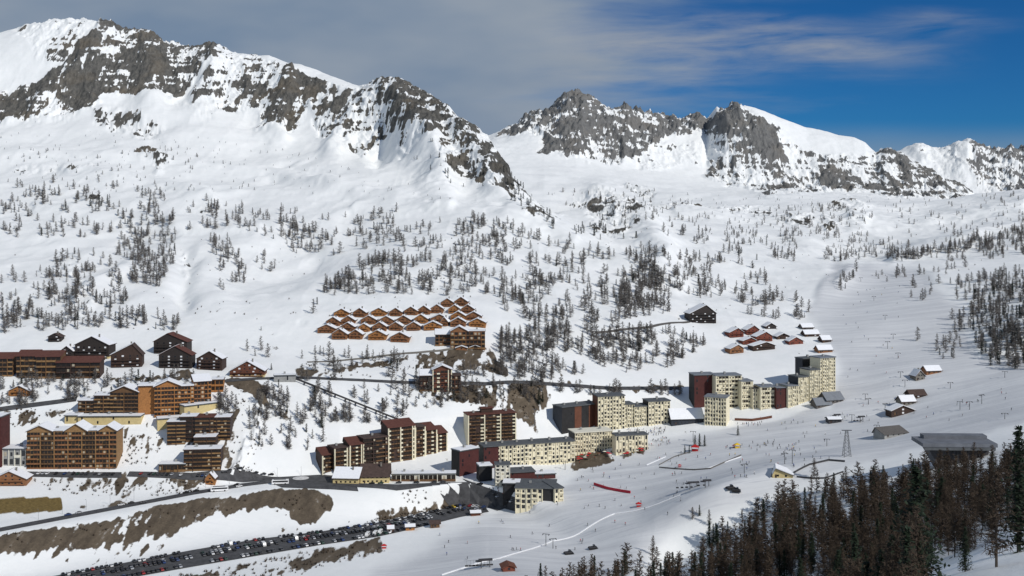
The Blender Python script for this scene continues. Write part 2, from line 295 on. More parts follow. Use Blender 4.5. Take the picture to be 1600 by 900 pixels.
n5 = noise(nt, mpp.outputs[0], 1.0, 5, .62)
mpq = nt.nodes.new('ShaderNodeMapping'); mpq.inputs['Rotation'].default_value = (0,0,R(-35)); mpq.inputs['Scale'].default_value = (.02,.45,.05); nt.links.new(P, mpq.inputs[0])
n6 = noise(nt, mpq.outputs[0], 1.0, 4, .6)
pist = mixc(nt, ramp(nt, n5, .34, .68), (.59,.60,.615), (.73,.74,.745))
pist = mixc(nt, ramp(nt, n6, .56, .66), pist, (.57,.58,.60))
snow = mixc(nt, mixc(nt, .5, (0,0,0), ramp(nt, n6, .60, .70)), snow, (.80,.81,.82))
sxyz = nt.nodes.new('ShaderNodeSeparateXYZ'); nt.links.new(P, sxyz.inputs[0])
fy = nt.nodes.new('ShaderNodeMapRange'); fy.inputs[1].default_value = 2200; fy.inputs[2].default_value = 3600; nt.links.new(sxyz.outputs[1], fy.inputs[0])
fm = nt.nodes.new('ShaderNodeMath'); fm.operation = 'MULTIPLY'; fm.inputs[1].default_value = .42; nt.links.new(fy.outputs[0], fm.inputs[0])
rock = mixc(nt, fm.outputs[0], rock, (.30,.305,.31))  # paler with distance: aerial haze mixed into the rock colour
snow = mixc(nt, sp.outputs[2], snow, pist)
earth = mixc(nt, ramp(nt, n3, .3, .7), (.095,.072,.050), (.18,.142,.10))
mpe = nt.nodes.new('ShaderNodeMapping'); mpe.inputs['Scale'].default_value = (.13, .03, .13); nt.links.new(P, mpe.inputs[0])
ne = noise(nt, mpe.outputs[0], 1., 6, .7)
earth = mixc(nt, ramp(nt, ne, .38, .64), mixc(nt, .6, earth, (.050,.040,.030)), mixc(nt, .35, earth, (.18,.145,.105)))
earth = mixc(nt, ramp(nt, ne, .60, .78), earth, (.45,.43,.40))
yel = mixc(nt, ramp(nt, n3, .3, .75), (.10,.07,.025), (.27,.19,.07))
def soft(att, nz, k=.5):
    a = nt.nodes.new('ShaderNodeMath'); a.operation = 'SUBTRACT'; nt.links.new(nz, a.inputs[0]); a.inputs[1].default_value = .5
    m2 = nt.nodes.new('ShaderNodeMath'); m2.operation = 'MULTIPLY_ADD'; nt.links.new(a.outputs[0], m2.inputs[0]); m2.inputs[1].default_value = k; nt.links.new(att, m2.inputs[2])
    return ramp(nt, m2.outputs[0], .36, .6)
nr = noise(nt, mp.outputs[0], .28, 5, .75)
c = mixc(nt, soft(sp.outputs[1], n3, .9), snow, earth)
c = mixc(nt, soft(at.outputs['Alpha'], n3), c, yel)
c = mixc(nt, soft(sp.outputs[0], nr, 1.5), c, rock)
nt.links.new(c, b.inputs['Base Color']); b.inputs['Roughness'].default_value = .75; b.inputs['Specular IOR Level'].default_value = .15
ns = noise(nt, P, .09, 9, .62)
bp = N(nt, 'ShaderNodeBump', Strength=.30, Distance=1.6); nt.links.new(ns, bp.inputs['Height'])
bp2 = N(nt, 'ShaderNodeBump', Distance=5.0); nt.links.new(sp.outputs[0], bp2.inputs['Strength']); nt.links.new(n1, bp2.inputs['Height']); nt.links.new(bp.outputs[0], bp2.inputs['Normal'])
nt.links.new(bp2.outputs[0], b.inputs['Normal'])

M = dict(
 snow=simple('roof_snow', (.86,.87,.89), .7, .05, .6, .2, .1),
 dirtysnow=simple('dirty_snow', (.6,.59,.58), .8, .2, .6, .3, .1),
 asphalt=simple('asphalt', (.075,.075,.078), .85, .35, .25),
 cream=simple('cream_render', (.78,.715,.53), .8, .07, .5), pale=simple('pale_render', (.74,.71,.60), .8, .07, .5), base=simple('ochre_render', (.62,.50,.25), .8, .12, .4),
 dark=simple('dark_cladding', (.026,.025,.026), .7, .25, .4), navy=simple('navy_cladding', (.030,.036,.048), .6, .2, .4),
 maroon=simple('maroon_cladding', (.075,.022,.020), .7, .2, .5), lightbrown=planks('light_brown_wood', (.29,.165,.068)), galroof=simple('weathered_flat_roof', (.15,.16,.18), .8, .25, .15), redbrown=simple('red_brown_cladding', (.14,.055,.033), .75, .2, .5),
 brown=planks('dark_brown_wood', (.050,.027,.019)), midbrown=planks('brown_wood', (.15,.080,.036)), orange=planks('orange_wood', (.39,.17,.052)), chalet=planks('chalet_wood', (.27,.12,.05)),
 redwood=planks('red_wood', (.19,.050,.028)), blackwood=planks('black_wood', (.030,.022,.019)), greywood=planks('grey_wood', (.12,.11,.10)),
 roofgrey=simple('grey_roof', (.10,.108,.115), .75, .2, .4), roofred=simple('rust_roof', (.115,.045,.033), .75, .25, .5), roofbrown=simple('brown_roof', (.075,.05,.042), .8, .3, .5), silver=simple('zinc_roof', (.20,.215,.235), .5, .15, .4),
 glass=simple('window_glass', (.018,.02,.024), .15, .3, .5, 0, .6), shadeglass=simple('window_with_recess_shade', (.022,.016,.012), .3, .3, .5, 0, .5), curtain=simple('curtained_window', (.45,.40,.3), .6, .3, .8),
 steel=simple('galvanised_steel', (.16,.165,.17), .5, .2, 1, 0, .5, .4), darksteel=simple('dark_steel', (.05,.05,.055), .6, .2, 1), concrete=simple('concrete', (.30,.30,.29), .85, .2, .5), stone=simple('rubble_stone', (.2,.185,.16), .9, .4, 1.5),
 red=simple('red_paint', (.45,.02,.02), .4, .1, 1), yellow=simple('yellow_paint', (.75,.5,.04), .4, .1, 1), white=simple('white_paint', (.8,.8,.8), .4, .05, 1), orangep=simple('orange_net', (.6,.12,.02), .7, .1, 1), rednet=simple('red_net', (.5,.03,.05), .7, .1, 1), blue=simple('blue_paint', (.04,.09,.3), .4, .1, 1), green=simple('dark_green_paint', (.03,.09,.05), .5, .2, 1),
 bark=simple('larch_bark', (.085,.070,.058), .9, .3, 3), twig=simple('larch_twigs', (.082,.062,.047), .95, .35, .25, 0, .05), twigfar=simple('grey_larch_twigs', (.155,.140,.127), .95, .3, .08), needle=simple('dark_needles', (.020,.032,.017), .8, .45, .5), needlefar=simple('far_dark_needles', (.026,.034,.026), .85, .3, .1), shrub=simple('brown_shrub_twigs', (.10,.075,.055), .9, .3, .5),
 rubber=simple('tyre_rubber', (.02,.02,.02), .8, .1, 1), skin=simple('skin', (.5,.3,.2), .6, .05, 1))

sheets = []
kk = TK[:, 0]
cuts = [0, int(np.searchsorted(kk, 17)), int(np.searchsorted(kk, C+1.5)), NR-1]
ground_sheet('snow_ground', cuts[0], cuts[1]+1)
ground_sheet('left_mountain_range', cuts[1], cuts[2]+1)
ground_sheet('distant_mountain_range', cuts[2], cuts[3]+1)

PYF = HZ-F*TZ/TD
def gpx(px, py, dmin=150):
    """ground point seen along the bearing px at depression py: first surface met"""
    j = (px-PX0)/(PX1-PX0)*(NC-1); j = max(0, min(NC-1.001, j)); j0 = int(j)
    f = j-j0; D = TD[:, j0]*(1-f)+TD[:, j0+1]*f; Zc = TZ[:, j0]*(1-f)+TZ[:, j0+1]*f
    P_ = HZ-F*Zc/D
    i0 = int(np.searchsorted(D, dmin))
    w = np.nonzero(P_[i0:] <= py)[0]
    if len(w) == 0: i = len(D)-1
    else: i = i0+w[0]
    if i > i0 and P_[i-1] != P_[i]:
        t = (P_[i-1]-py)/(P_[i-1]-P_[i]); t = max(0, min(1, t)); d = D[i-1]+t*(D[i]-D[i-1]); z = Zc[i-1]+t*(Zc[i]-Zc[i-1])
    else: d = D[i]; z = Zc[i]
    return Vector(((px-800)/F*d, d, z))
def gz(x, y):
    px = 800+F*x/y; j = (px-PX0)/(PX1-PX0)*(NC-1); j = max(0, min(NC-1.001, j)); j0 = int(j); f = j-j0
    a = np.interp(y, TD[:, j0], TZ[:, j0]); b_ = np.interp(y, TD[:, j0+1], TZ[:, j0+1])
    return float(a*(1-f)+b_*f)

# ------------------------------------------------------------------ mesh helpers
class MB:
    def __init__(s): s.v = []; s.f = []; s.m = []; s.mats = []
    def mi(s, mat):
        if mat not in s.mats: s.mats.append(mat)
        return s.mats.index(mat)
    def poly(s, vs, mat=None):
        b_ = len(s.v); s.v += [tuple(v) for v in vs]; s.f.append(tuple(range(b_, b_+len(vs)))); s.m.append(s.mi(mat) if mat else 0)
    def solid(s, vs, fs, mat=None):
        b_ = len(s.v); s.v += [tuple(v) for v in vs]; k = s.mi(mat) if mat else 0
        for f_ in fs: s.f.append(tuple(b_+i for i in f_)); s.m.append(k)
    def box(s, x0, x1, y0, y1, z0, z1, mat=None):
        s.solid([(x0,y0,z0),(x1,y0,z0),(x1,y1,z0),(x0,y1,z0),(x0,y0,z1),(x1,y0,z1),(x1,y1,z1),(x0,y1,z1)],
                [(0,3,2,1),(4,5,6,7),(0,1,5,4),(1,2,6,5),(2,3,7,6),(3,0,4,7)], mat)
    def extr(s, prof, a0, a1, axis, mat=None):       # profile in (p,z) swept along axis 'y' (p=x) or 'x' (p=y)
        n = len(prof)
        if axis == 'y': vs = [(p, a0, z) for p, z in prof]+[(p, a1, z) for p, z in prof]
        else: vs = [(a0, p, z) for p, z in prof]+[(a1, p, z) for p, z in prof]
        s.solid(vs, [tuple(range(n))[::-1] if axis == 'x' else tuple(range(n)), tuple(range(n, 2*n)) if axis == 'x' else tuple(range(2*n-1, n-1, -1))]+[(i, i+n, (i+1) % n+n, (i+1) % n) if axis == 'y' else (i, (i+1) % n, (i+1) % n+n, i+n) for i in range(n)], mat)
    def rod(s, p, q, r0, r1=None, n=5, mat=None):
        p = Vector(p); q = Vector(q); r1 = r0 if r1 is None else r1; d = (q-p).normalized()
        a = d.orthogonal().normalized(); b_ = d.cross(a)
        vs = [p+(a*math.cos(t)+b_*math.sin(t))*r0 for t in [2*math.pi*i/n for i in range(n)]]+[q+(a*math.cos(t)+b_*math.sin(t))*r1 for t in [2*math.pi*i/n for i in range(n)]]
        s.solid(vs, [(i, (i+1) % n, (i+1) % n+n, i+n) for i in range(n)]+[tuple(range(n))[::-1], tuple(range(n, 2*n))], mat)
    def mesh(s, name, mat=None, smooth=False):
        me = bpy.data.meshes.new(name); me.from_pydata(s.v, [], s.f)
        mats = [M[x] if isinstance(x, str) else x for x in s.mats] or [M[mat] if isinstance(mat, str) else mat]
        for x in mats: me.materials.append(x)
        if s.mats: me.polygons.foreach_set('material_index', s.m)
        if smooth: me.polygons.foreach_set('use_smooth', [True]*len(s.f))
        me.update()
        return me
    def build(s, name, mat, parent=None, **kw): return ob(name, s.mesh(name, mat, **kw), parent)
def ob(name, me, parent=None, loc=None):
    o = bpy.data.objects.new(name, me); COL.objects.link(o)
    if parent: o.parent = parent
    if loc is not None: o.location = loc
    return o
def tag(o, label=None, cat=None, group=None, kind=None):
    if label: o['label'] = label
    if cat: o['category'] = cat
    if group: o['group'] = group
    if kind: o['kind'] = kind
    return o
def root(name, loc, rz, label, cat, group=None):
    o = bpy.data.objects.new(name, None); COL.objects.link(o); o.empty_display_size = .5; o.location = loc; o.rotation_euler = (0, 0, rz)
    return tag(o, label, cat, group)
_bc = {}
def boxmesh(name, w, d, h_, mat):        # box with its origin at the centre of the bottom edge of the front
    k = (name, round(w, 2), round(d, 2), round(h_, 2), mat)
    if k not in _bc:
        mb = MB(); mb.box(-w/2, w/2, -d, 0, 0, h_); _bc[k] = mb.mesh(name, mat)
    return _bc[k]
def joinboxes(name, spots, w, d, h_, mat, parent):
    mb = MB()
    for (x, y, z) in spots: mb.box(x-w/2, x+w/2, y-d, y, z, z+h_)
    return mb.build(name, mat, parent)
def repeat_parts(name, spots, w, d, h_, mat, parent, cap=100):
    me = boxmesh(name, w, d, h_, mat)
    for s in spots[:cap]: ob(name, me, parent, s)
    if len(spots) > cap:
        o = joinboxes(name, spots[cap:], w, d, h_, mat, parent); o['kind'] = 'stuff'
def place(pxl, pxr, pyb, rot, D=None):
    pm = (pxl+pxr)/2; g_ = gpx(pm, pyb)
    if D: g_ = Vector(((pm-800)/F*D, D, -(pyb-HZ)/F*D))
    ex, ey = math.cos(R(rot)), math.sin(R(rot))
    def t(px):
        u = (px-800)/F; return (u*g_.y-g_.x)/(ex-u*ey)
    a, b_ = t(pxl), t(pxr)
    o = Vector((g_.x+a*ex, g_.y+a*ey, g_.z))
    return o, b_-a, g_.y
def gable_slabs(mb, x0, x1, y0, y1, ze, zr, axis, t, ov=.6, lift=0, ridge=.5):
    """two roof slabs, thickness t, raised by lift; axis = direction of the ridge; ridge = where the ridge stands across"""
    if axis == 'y':
        xm = x0+(x1-x0)*ridge
        sl = (zr-ze)/max(.1, xm-x0); sr = (zr-ze)/max(.1, x1-xm)
        a = (x0-ov, ze-sl*ov+lift); c_ = (x1+ov, ze-sr*ov+lift)
        mb.extr([a, (xm, zr+lift), (xm, zr+lift+t), (a[0], a[1]+t)], y0-ov, y1+ov, 'y')
        mb.extr([(xm, zr+lift), c_, (c_[0], c_[1]+t), (xm, zr+lift+t)], y0-ov, y1+ov, 'y')
    else:
        ym = y0+(y1-y0)*ridge
        sl = (zr-ze)/max(.1, ym-y0); sr = (zr-ze)/max(.1, y1-ym)
        a = (y0-ov, ze-sl*ov+lift); c_ = (y1+ov, ze-sr*ov+lift)
        mb.extr([a, (ym, zr+lift), (ym, zr+lift+t), (a[0], a[1]+t)], x0-ov, x1+ov, 'x')
        mb.extr([(ym, zr+lift), c_, (c_[0], c_[1]+t), (ym, zr+lift+t)], x0-ov, x1+ov, 'x')
exec_rng = random.Random(3)

# ------------------------------------------------------------------ buildings
def chalet(label, pxl, pxr, pyb, rot, hpx, depth, wall='chalet', roof='roofbrown', snow=.35, axis='y', eave=.55, base=None, balc=1, nw=3, group=None, name='chalet', cat='chalet', ridge=.5, chim=True, snowside=None, rows=1, ov=.9, D=None, trim=None):
    o, W, dd = place(pxl+1, pxr-1, pyb, rot, D)
    H_ = hpx*dd/F; ze = H_*eave; d = depth
    r = root(name, o, R(rot), label, cat, group)
    b_ = MB()
    if base: b_.box(0, W, 0, d, -8, 1.5, base); z0 = 1.5
    else: z0 = -8
    if axis == 'y':
        xm = W*ridge; b_.extr([(0.02, z0), (W-.02, z0), (W-.02, ze), (xm, H_), (0.02, ze)], .02, d-.02, 'y', wall)
    else:
        ym = d*ridge; b_.extr([(0.02, z0), (d-.02, z0), (d-.02, ze), (ym, H_), (0.02, ze)], .02, W-.02, 'x', wall)
    b_.build('wall', wall, r)
    rf = MB(); gable_slabs(rf, 0, W, 0, d, ze, H_, axis, .3, ov, 0, ridge); rr = rf.build('roof', roof, r)
    if snow:
        sn = MB()
        if snowside is None: gable_slabs(sn, .25, W-.25, .3, d-.3, ze+.0, H_, axis, snow, ov-.05, .32, ridge)
        elif axis == 'y':
            xm = W*ridge
            if snowside == 'l': sn.extr([(-ov+.1, ze-(H_-ze)/xm*(ov-.1)+.32), (xm, H_+.32), (xm, H_+.32+snow), (-ov+.1, ze-(H_-ze)/xm*(ov-.1)+.32+snow)], -ov+.2, d+ov-.2, 'y')
            else: sn.extr([(xm, H_+.32), (W+ov-.1, ze-(H_-ze)/(W-xm)*(ov-.1)+.32), (W+ov-.1, ze-(H_-ze)/(W-xm)*(ov-.1)+.32+snow), (xm, H_+.32+snow)], -ov+.2, d+ov-.2, 'y')
        if sn.v: sn.build('snow_cover', 'snow', rr)
    if chim:
        c_ = MB()
        cx, cy = (W*.62, d*.5) if axis == 'y' else (W*.7, d*.55)
        c_.box(cx-.5, cx+.5, cy-.5, cy+.5, H_-1.2, H_+1.3); c_.box(cx-.65, cx+.65, cy-.65, cy+.65, H_+1.3, H_+1.55); c_.build('chimney', 'stone', rr)
    fh = 2.7; k = 0
    z = .6
    wz = []
    while z+1.3 < H_-.8 and k < 4:
        if axis == 'y':
            t = 1 if z+1.6 < ze else max(.15, (H_-(z+1.8))/(H_-ze))
            xm = W*ridge; xa = xm-(xm-.8)*t; xb = xm+(W-xm-.8)*t
        else:
            if z+1.5 > ze: break
            xa, xb = .8, W-.8
        if xb-xa > 2.2:
            n = max(1, int((xb-xa)/(W/nw)+.5))
            for i in range(n):
                wz.append((xa+(i+.5)*(xb-xa)/n, 0, z+.3))
            if balc and (k > 0 or ze > 3.2 or axis == 'y') and k <= rows:
                bb = MB(); bz = z-.2
                bb.box(xa+.2, xb-.2, -1.2, -.01, bz, bz+.15); bb.box(xa+.2, xb-.2, -1.2, -1.1, bz+.25, bz+.45); bb.box(xa+.2, xb-.2, -1.2, -1.1, bz+.6, bz+.95)
                for q in range(int((xb-xa-.4)/1.6)+1): bb.box(xa+.2+q*1.6, xa+.32+q*1.6, -1.18, -1.08, bz, bz+1)
                bb.build('balcony', trim or wall, r)
        k += 1; z += fh
    dk = wall in ('blackwood', 'brown', 'redbrown')
    repeat_parts('window', [p for i, p in enumerate(wz) if not dk or (i*3+int(pxl)) % 5 > 1], 1.3, .06, 1.15, 'glass', r)
    if dk: repeat_parts('curtained_window', [p for i, p in enumerate(wz) if (i*3+int(pxl)) % 5 <= 1], 1.7, .06, 1.3, 'white', r)
    if k > 1 or H_ > 3.5:
        dm = MB(); dm.box(-.55, .55, -.07, 0, 0, 2.0); dm.build('door', 'brown' if wall != 'brown' else 'midbrown', r).location = (W*.12+.6, -.01, .05)
    return r, W, H_, dd

def block(label, pxl, pxr, pyb, rot, hpx, depth, floors, bays, style, roof='flat', group=None, name='apartment_building', cat='apartment building', seed=1, wall=None, side=None, D=None, roofmat=None, gables=None, snowroof=.0, base=None, tall=0):
    q = random.Random(seed*13+int(pxl))
    o, W, dd = place(pxl, pxr, pyb, rot, D)
    H_ = hpx*dd/F; d = depth
    r = root(name, o, R(rot), label, cat, group)
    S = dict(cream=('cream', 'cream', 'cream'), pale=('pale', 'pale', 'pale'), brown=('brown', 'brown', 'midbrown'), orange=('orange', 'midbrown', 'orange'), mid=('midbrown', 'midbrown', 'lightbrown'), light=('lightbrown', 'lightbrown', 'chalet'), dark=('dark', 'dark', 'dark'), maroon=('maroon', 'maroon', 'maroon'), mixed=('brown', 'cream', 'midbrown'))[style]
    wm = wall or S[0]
    b_ = MB(); b_.box(0, W, 0, d, -10, H_, wm); b_.build('wall', wm, r)
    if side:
        s_ = MB(); s_.box(-.12, 0-.005, -.05, d, -10, H_-.05); s_.build('side_colour_and_shade', side, r)  # dark sides have the shade of walls facing left painted into their colour
    if base:
        s_ = MB(); s_.box(-.3, W+.3, -1.5, -.01, -10, base[1]); s_.build('base_storey', base[0], r)
    rm = roofmat or 'roofgrey'
    rb = MB()
    if roof == 'flat':
        rb.box(-.5, W+.5, -1.0, d+.5, H_, H_+.7); rr = rb.build('roof', rm, r)
        if snowroof:
            s_ = MB(); s_.box(-.2, W+.2, -.7, d+.2, H_+.705, H_+.7+snowroof); s_.build('snow_cover', 'snow', rr)
    elif roof == 'mono':      # rising to the back
        rb.extr([(-1.4, H_-.3), (d*.9, H_+3.4), (d*.9, H_+3.9), (-1.4, H_+.2)], -.6, W+.6, 'x'); rb.extr([(d*.9, H_+3.4), (d+.3, H_), (d+.3, H_+.4), (d*.9, H_+3.9)], -.6, W+.6, 'x'); rr = rb.build('roof', rm, r)
        g2 = MB(); g2.extr([(.03, H_), (d*.9, H_+3.35), (d-.03, H_)], .03, W-.03, 'x'); g2.build('gable_wall', wm, r)
        if snowroof:
            s_ = MB(); s_.extr([(-1.1, H_+.24), (d*.9, H_+3.95), (d*.9, H_+4.0+snowroof), (-1.1, H_+.3+snowroof)], -.4, W+.4, 'x'); s_.build('snow_cover', 'snow', rr)
    elif roof == 'gable':
        gable_slabs(rb, 0, W, 0, d, H_, H_+min(4.5, W*.22), 'y', .4, 1.2); rr = rb.build('roof', rm, r)
        g2 = MB(); g2.extr([(.03, H_), (W-.03, H_), (W/2, H_+min(4.5, W*.22)-.02)], .03, d-.03, 'y'); g2.build('gable_wall', wm, r)
        if snowroof:
            s_ = MB(); gable_slabs(s_, .2, W-.2, .4, d-.4, H_, H_+min(4.5, W*.22), 'y', snowroof, 1.1, .42); s_.build('snow_cover', 'snow', rr)
    elif roof == 'gables':
        rb.box(-.5, W+.5, .2, d+.5, H_, H_+.5); rr = rb.build('roof', rm, r)
        sn = MB(); sn.box(-.2, W+.2, .5, d+.2, H_+.505, H_+.5+snowroof); sn.build('snow_cover', 'snow', rr)
        for (f0, f1, gh) in gables:
            gb = MB(); gable_slabs(gb, W*f0, W*f1, -.6, d-.8, H_+.2, H_+gh, 'y', .35, .9, .0); g1 = gb.build('gable_roof', 'roofbrown', r)
            gw = MB(); gw.extr([(W*f0, H_-.5), (W*f1, H_-.5), (W*f1, H_+.15), (W*(f0+f1)/2, H_+gh-.05), (W*f0, H_+.15)], -.5, d-1, 'y'); gw.build('gable_wall', wm, r)
            gs = MB(); gable_slabs(gs, W*f0, W*f1, -.2, d-1, H_+.2, H_+gh, 'y', .35, .8, .37); gs.build('snow_cover', 'snow', g1)
    # roof plant and chimneys
    if roof in ('flat', 'gables') and W > 9:
        for i in range(max(1, int(W/12))):
            c_ = MB()
            cx = W*(i+.5)/max(1, int(W/12))+q.uniform(-2, 2); c_.box(cx-.8, cx+.8, d*.5, d*.5+1.6, H_+.705 if not snowroof else H_+.71+snowroof, H_+2.1+q.random())
            c_.build('chimney', 'concrete', rr)
    fh = H_/floors; bw = W/max(1, bays)
    win = []; cur = []; bal = []; pier = []; balw = []; win2 = []; divs = []; bal2 = []
    if bays:
        for i in range(bays):
            x = (i+.5)*bw
            for k in range(floors):
                z = k*fh
                u = q.random()
                if style in ('cream', 'pale', 'mixed'):
                    if u < .06: continue
                    (cur if q.random() < .10 else (win2 if (i*3+k*(1 if seed % 2 else 2)+seed) % 5 in (0, 3) else win)).append((x, -.003, z+fh*.18))
                    col = (i*7+seed) % 3
                    if style == 'mixed': (bal if ((i*5+seed) % 4 == 0 or wm == 'cream') else balw).append((x, -.12, z+fh*.02))
                    elif col == 0 and k > 0: bal.append((x, -.12, z+fh*.02))
                elif style in ('brown', 'orange', 'mid', 'light'):
                    (win if q.random() > .14 else cur).append((x, -.003, z+fh*.22))
                    if q.random() > .05: (bal2 if ((i//4+seed) % 3 == 1 and k > 0) or q.random() < .12 else bal).append((x, -.12, z+fh*.0))
                else:
                    if u < .25: win.append((x, -.003, z+fh*.3))
            if style in ('brown', 'orange', 'mid', 'light') and i % 4 == seed % 4 and i: divs.append((i*bw, 0, -2))
            if style in ('cream', 'pale', 'mixed') and (i % (1 if style != 'mixed' else 4) == 0): pier.append((i*bw+.3, -.0, -2))
        ww = bw*(.60 if style in ('cream', 'pale') else .90)
        if style in ('dark', 'maroon'): ww = min(1.2, bw*.4)
        repeat_parts('window', win, ww, .05, fh*.66, 'shadeglass' if style in ('brown', 'mixed', 'orange', 'mid', 'light') else 'glass', r)  # wooden styles: oversized near-black panes paint the shade of the balcony recesses
        if win2: repeat_parts('window', win2, ww*.62, .05, fh*.46, 'glass', r)
        repeat_parts('curtained_window', cur, ww*.6, .05, fh*.5, 'curtain', r)
        if bal: repeat_parts('balcony', bal, bw*(.97 if style != 'mixed' else .8), .95, fh*.30, S[1] if style in ('cream', 'pale', 'mixed') else S[2], r)
        if divs: repeat_parts('divider', divs, .5, 1.25, H_+1.9, wm, r)
        if bal2: repeat_parts('balcony', bal2, bw*.9, 1.05, fh*.24, dict(brown='brown', mid='midbrown', light='midbrown', orange='chalet').get(style, 'midbrown'), r)
        if balw: repeat_parts('balcony', balw, bw*.9, .95, fh*.26, 'midbrown' if wm != 'redbrown' else 'redbrown', r)
        if pier:
            pier.append((W-.3, 0, -2)); repeat_parts('pier', pier, .42 if style != 'mixed' else .8, .55 if style != 'mixed' else 1.15, H_+2, S[1], r)
    return r, W, H_, dd

# --- the cream apartments of the resort centre
CG = 'cream resort apartments'
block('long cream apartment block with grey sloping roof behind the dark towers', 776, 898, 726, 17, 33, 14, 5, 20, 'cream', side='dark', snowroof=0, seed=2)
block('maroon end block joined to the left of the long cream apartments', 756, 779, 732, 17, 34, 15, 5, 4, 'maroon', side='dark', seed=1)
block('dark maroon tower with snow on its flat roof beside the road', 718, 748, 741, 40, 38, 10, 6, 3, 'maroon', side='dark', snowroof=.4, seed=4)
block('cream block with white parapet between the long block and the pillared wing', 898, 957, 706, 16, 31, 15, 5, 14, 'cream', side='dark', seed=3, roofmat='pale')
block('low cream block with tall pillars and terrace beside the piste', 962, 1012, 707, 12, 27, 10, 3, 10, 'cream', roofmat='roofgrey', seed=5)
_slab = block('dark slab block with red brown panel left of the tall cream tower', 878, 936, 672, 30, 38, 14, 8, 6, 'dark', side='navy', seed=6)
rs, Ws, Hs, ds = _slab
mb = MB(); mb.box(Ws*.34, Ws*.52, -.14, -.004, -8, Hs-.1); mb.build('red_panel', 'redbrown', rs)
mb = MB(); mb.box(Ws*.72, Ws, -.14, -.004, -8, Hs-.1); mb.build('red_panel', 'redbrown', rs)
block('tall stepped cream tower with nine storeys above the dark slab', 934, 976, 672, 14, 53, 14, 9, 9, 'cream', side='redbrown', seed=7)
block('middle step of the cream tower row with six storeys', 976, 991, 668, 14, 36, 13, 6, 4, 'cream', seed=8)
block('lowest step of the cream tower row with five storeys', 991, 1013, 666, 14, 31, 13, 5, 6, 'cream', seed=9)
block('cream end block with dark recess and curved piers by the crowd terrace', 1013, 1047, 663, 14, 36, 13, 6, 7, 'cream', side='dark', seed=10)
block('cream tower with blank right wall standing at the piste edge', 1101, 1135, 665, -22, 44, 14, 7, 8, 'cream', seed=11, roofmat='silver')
bt, Wt, Ht, dt = block('blank pale end wall tower adjoining the cream tower at the piste edge', 1134.5, 1147, 665.5, -3, 44, 11, 1, 0, 'pale', seed=12, roofmat='silver') if False else (None, 0, 0, 0)
block('dark maroon block behind the cream piste tower', 1085, 1118, 636, 10, 50, 14, 8, 4, 'maroon', side='dark', seed=13, roofmat='silver')
block('broad cream block with wide balconies next to the dark maroon block', 1118, 1158, 638, 10, 51, 14, 8, 8, 'mixed', seed=14, wall='cream', roofmat='silver')
block('cream block one step below the broad balcony block', 1158, 1176, 638, 10, 42, 13, 6, 5, 'mixed', wall='cream', seed=15, roofmat='silver')
block('narrow cream step block at the lowest point of the long row', 1176, 1188, 638, 10, 31, 13, 5, 3, 'cream', seed=16, roofmat='dark')
block('cream block left of the maroon panel in the long row', 1188, 1213, 638, 8, 33, 14, 5, 7, 'mixed', wall='cream', seed=17, roofmat='silver')
block('maroon windowed panel block in the middle of the long row', 1213, 1231, 638, 8, 32, 14, 5, 4, 'maroon', seed=18, roofmat='silver')
block('cream block right of the maroon panel in the long row', 1231, 1247, 635, 22, 32, 13, 5, 5, 'cream', seed=19, roofmat='silver')
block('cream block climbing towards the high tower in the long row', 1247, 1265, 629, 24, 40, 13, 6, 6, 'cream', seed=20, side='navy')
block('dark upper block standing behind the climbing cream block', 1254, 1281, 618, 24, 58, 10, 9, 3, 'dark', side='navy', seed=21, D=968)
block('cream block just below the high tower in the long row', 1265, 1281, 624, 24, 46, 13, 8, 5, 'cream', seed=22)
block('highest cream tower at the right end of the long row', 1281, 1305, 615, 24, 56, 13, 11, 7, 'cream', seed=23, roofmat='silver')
# --- low centre building with snow roof
chalet('low hall with dark blue wall and snow covered roof between the cream blocks', 1048, 1100, 663, 8, 22, 14, wall='navy', roof='dark', axis='x', eave=.4, chim=False, nw=8, name='hall', cat='hall', balc=0)
# --- front block
r_, W_, H__, D0 = block('small cream block with grey flat roof beside the hairpin road', 805, 848, 796, -6, 33, 25, 4, 5, 'cream', side='dark', seed=24, roofmat='roofgrey', D=771)
block('black panelled block joined to the small cream block by the hairpin', 848.3, 866, 796.5, -6, 33, 25, 3, 0, 'dark', seed=25, D=770)
r_, W_, H__, d_ = block('cream corner block at the right end of the hairpin building', 866.3, 880, 796, 20, 33, 22, 4, 2, 'cream', seed=26, D=769)
block('pale grey tower with lit cream side above the hairpin road', 774, 797, 760, 5, 34, 8, 6, 3, 'pale', side='concrete', seed=27, wall='pale')
block('dark red low block with grey roof behind the pale grey tower', 797, 836, 755, 12, 17, 14, 3, 5, 'maroon', side='dark', seed=28)
block('small dark tower with snow cap left of the pale grey tower', 749, 769, 752, 15, 23, 9, 4, 2, 'dark', side='dark', snowroof=.7, seed=29)
block('dark hall with rounded snow cap in front of the pale tower', 786, 812, 776, -4, 20, 9, 3, 3, 'dark', side='dark', snowroof=.9, seed=30)
block('low dark red lodge on the snow right of the maroon low block', 836, 868, 748, 10, 7, 9, 1, 4, 'maroon', side='dark', snowroof=.4, seed=31)
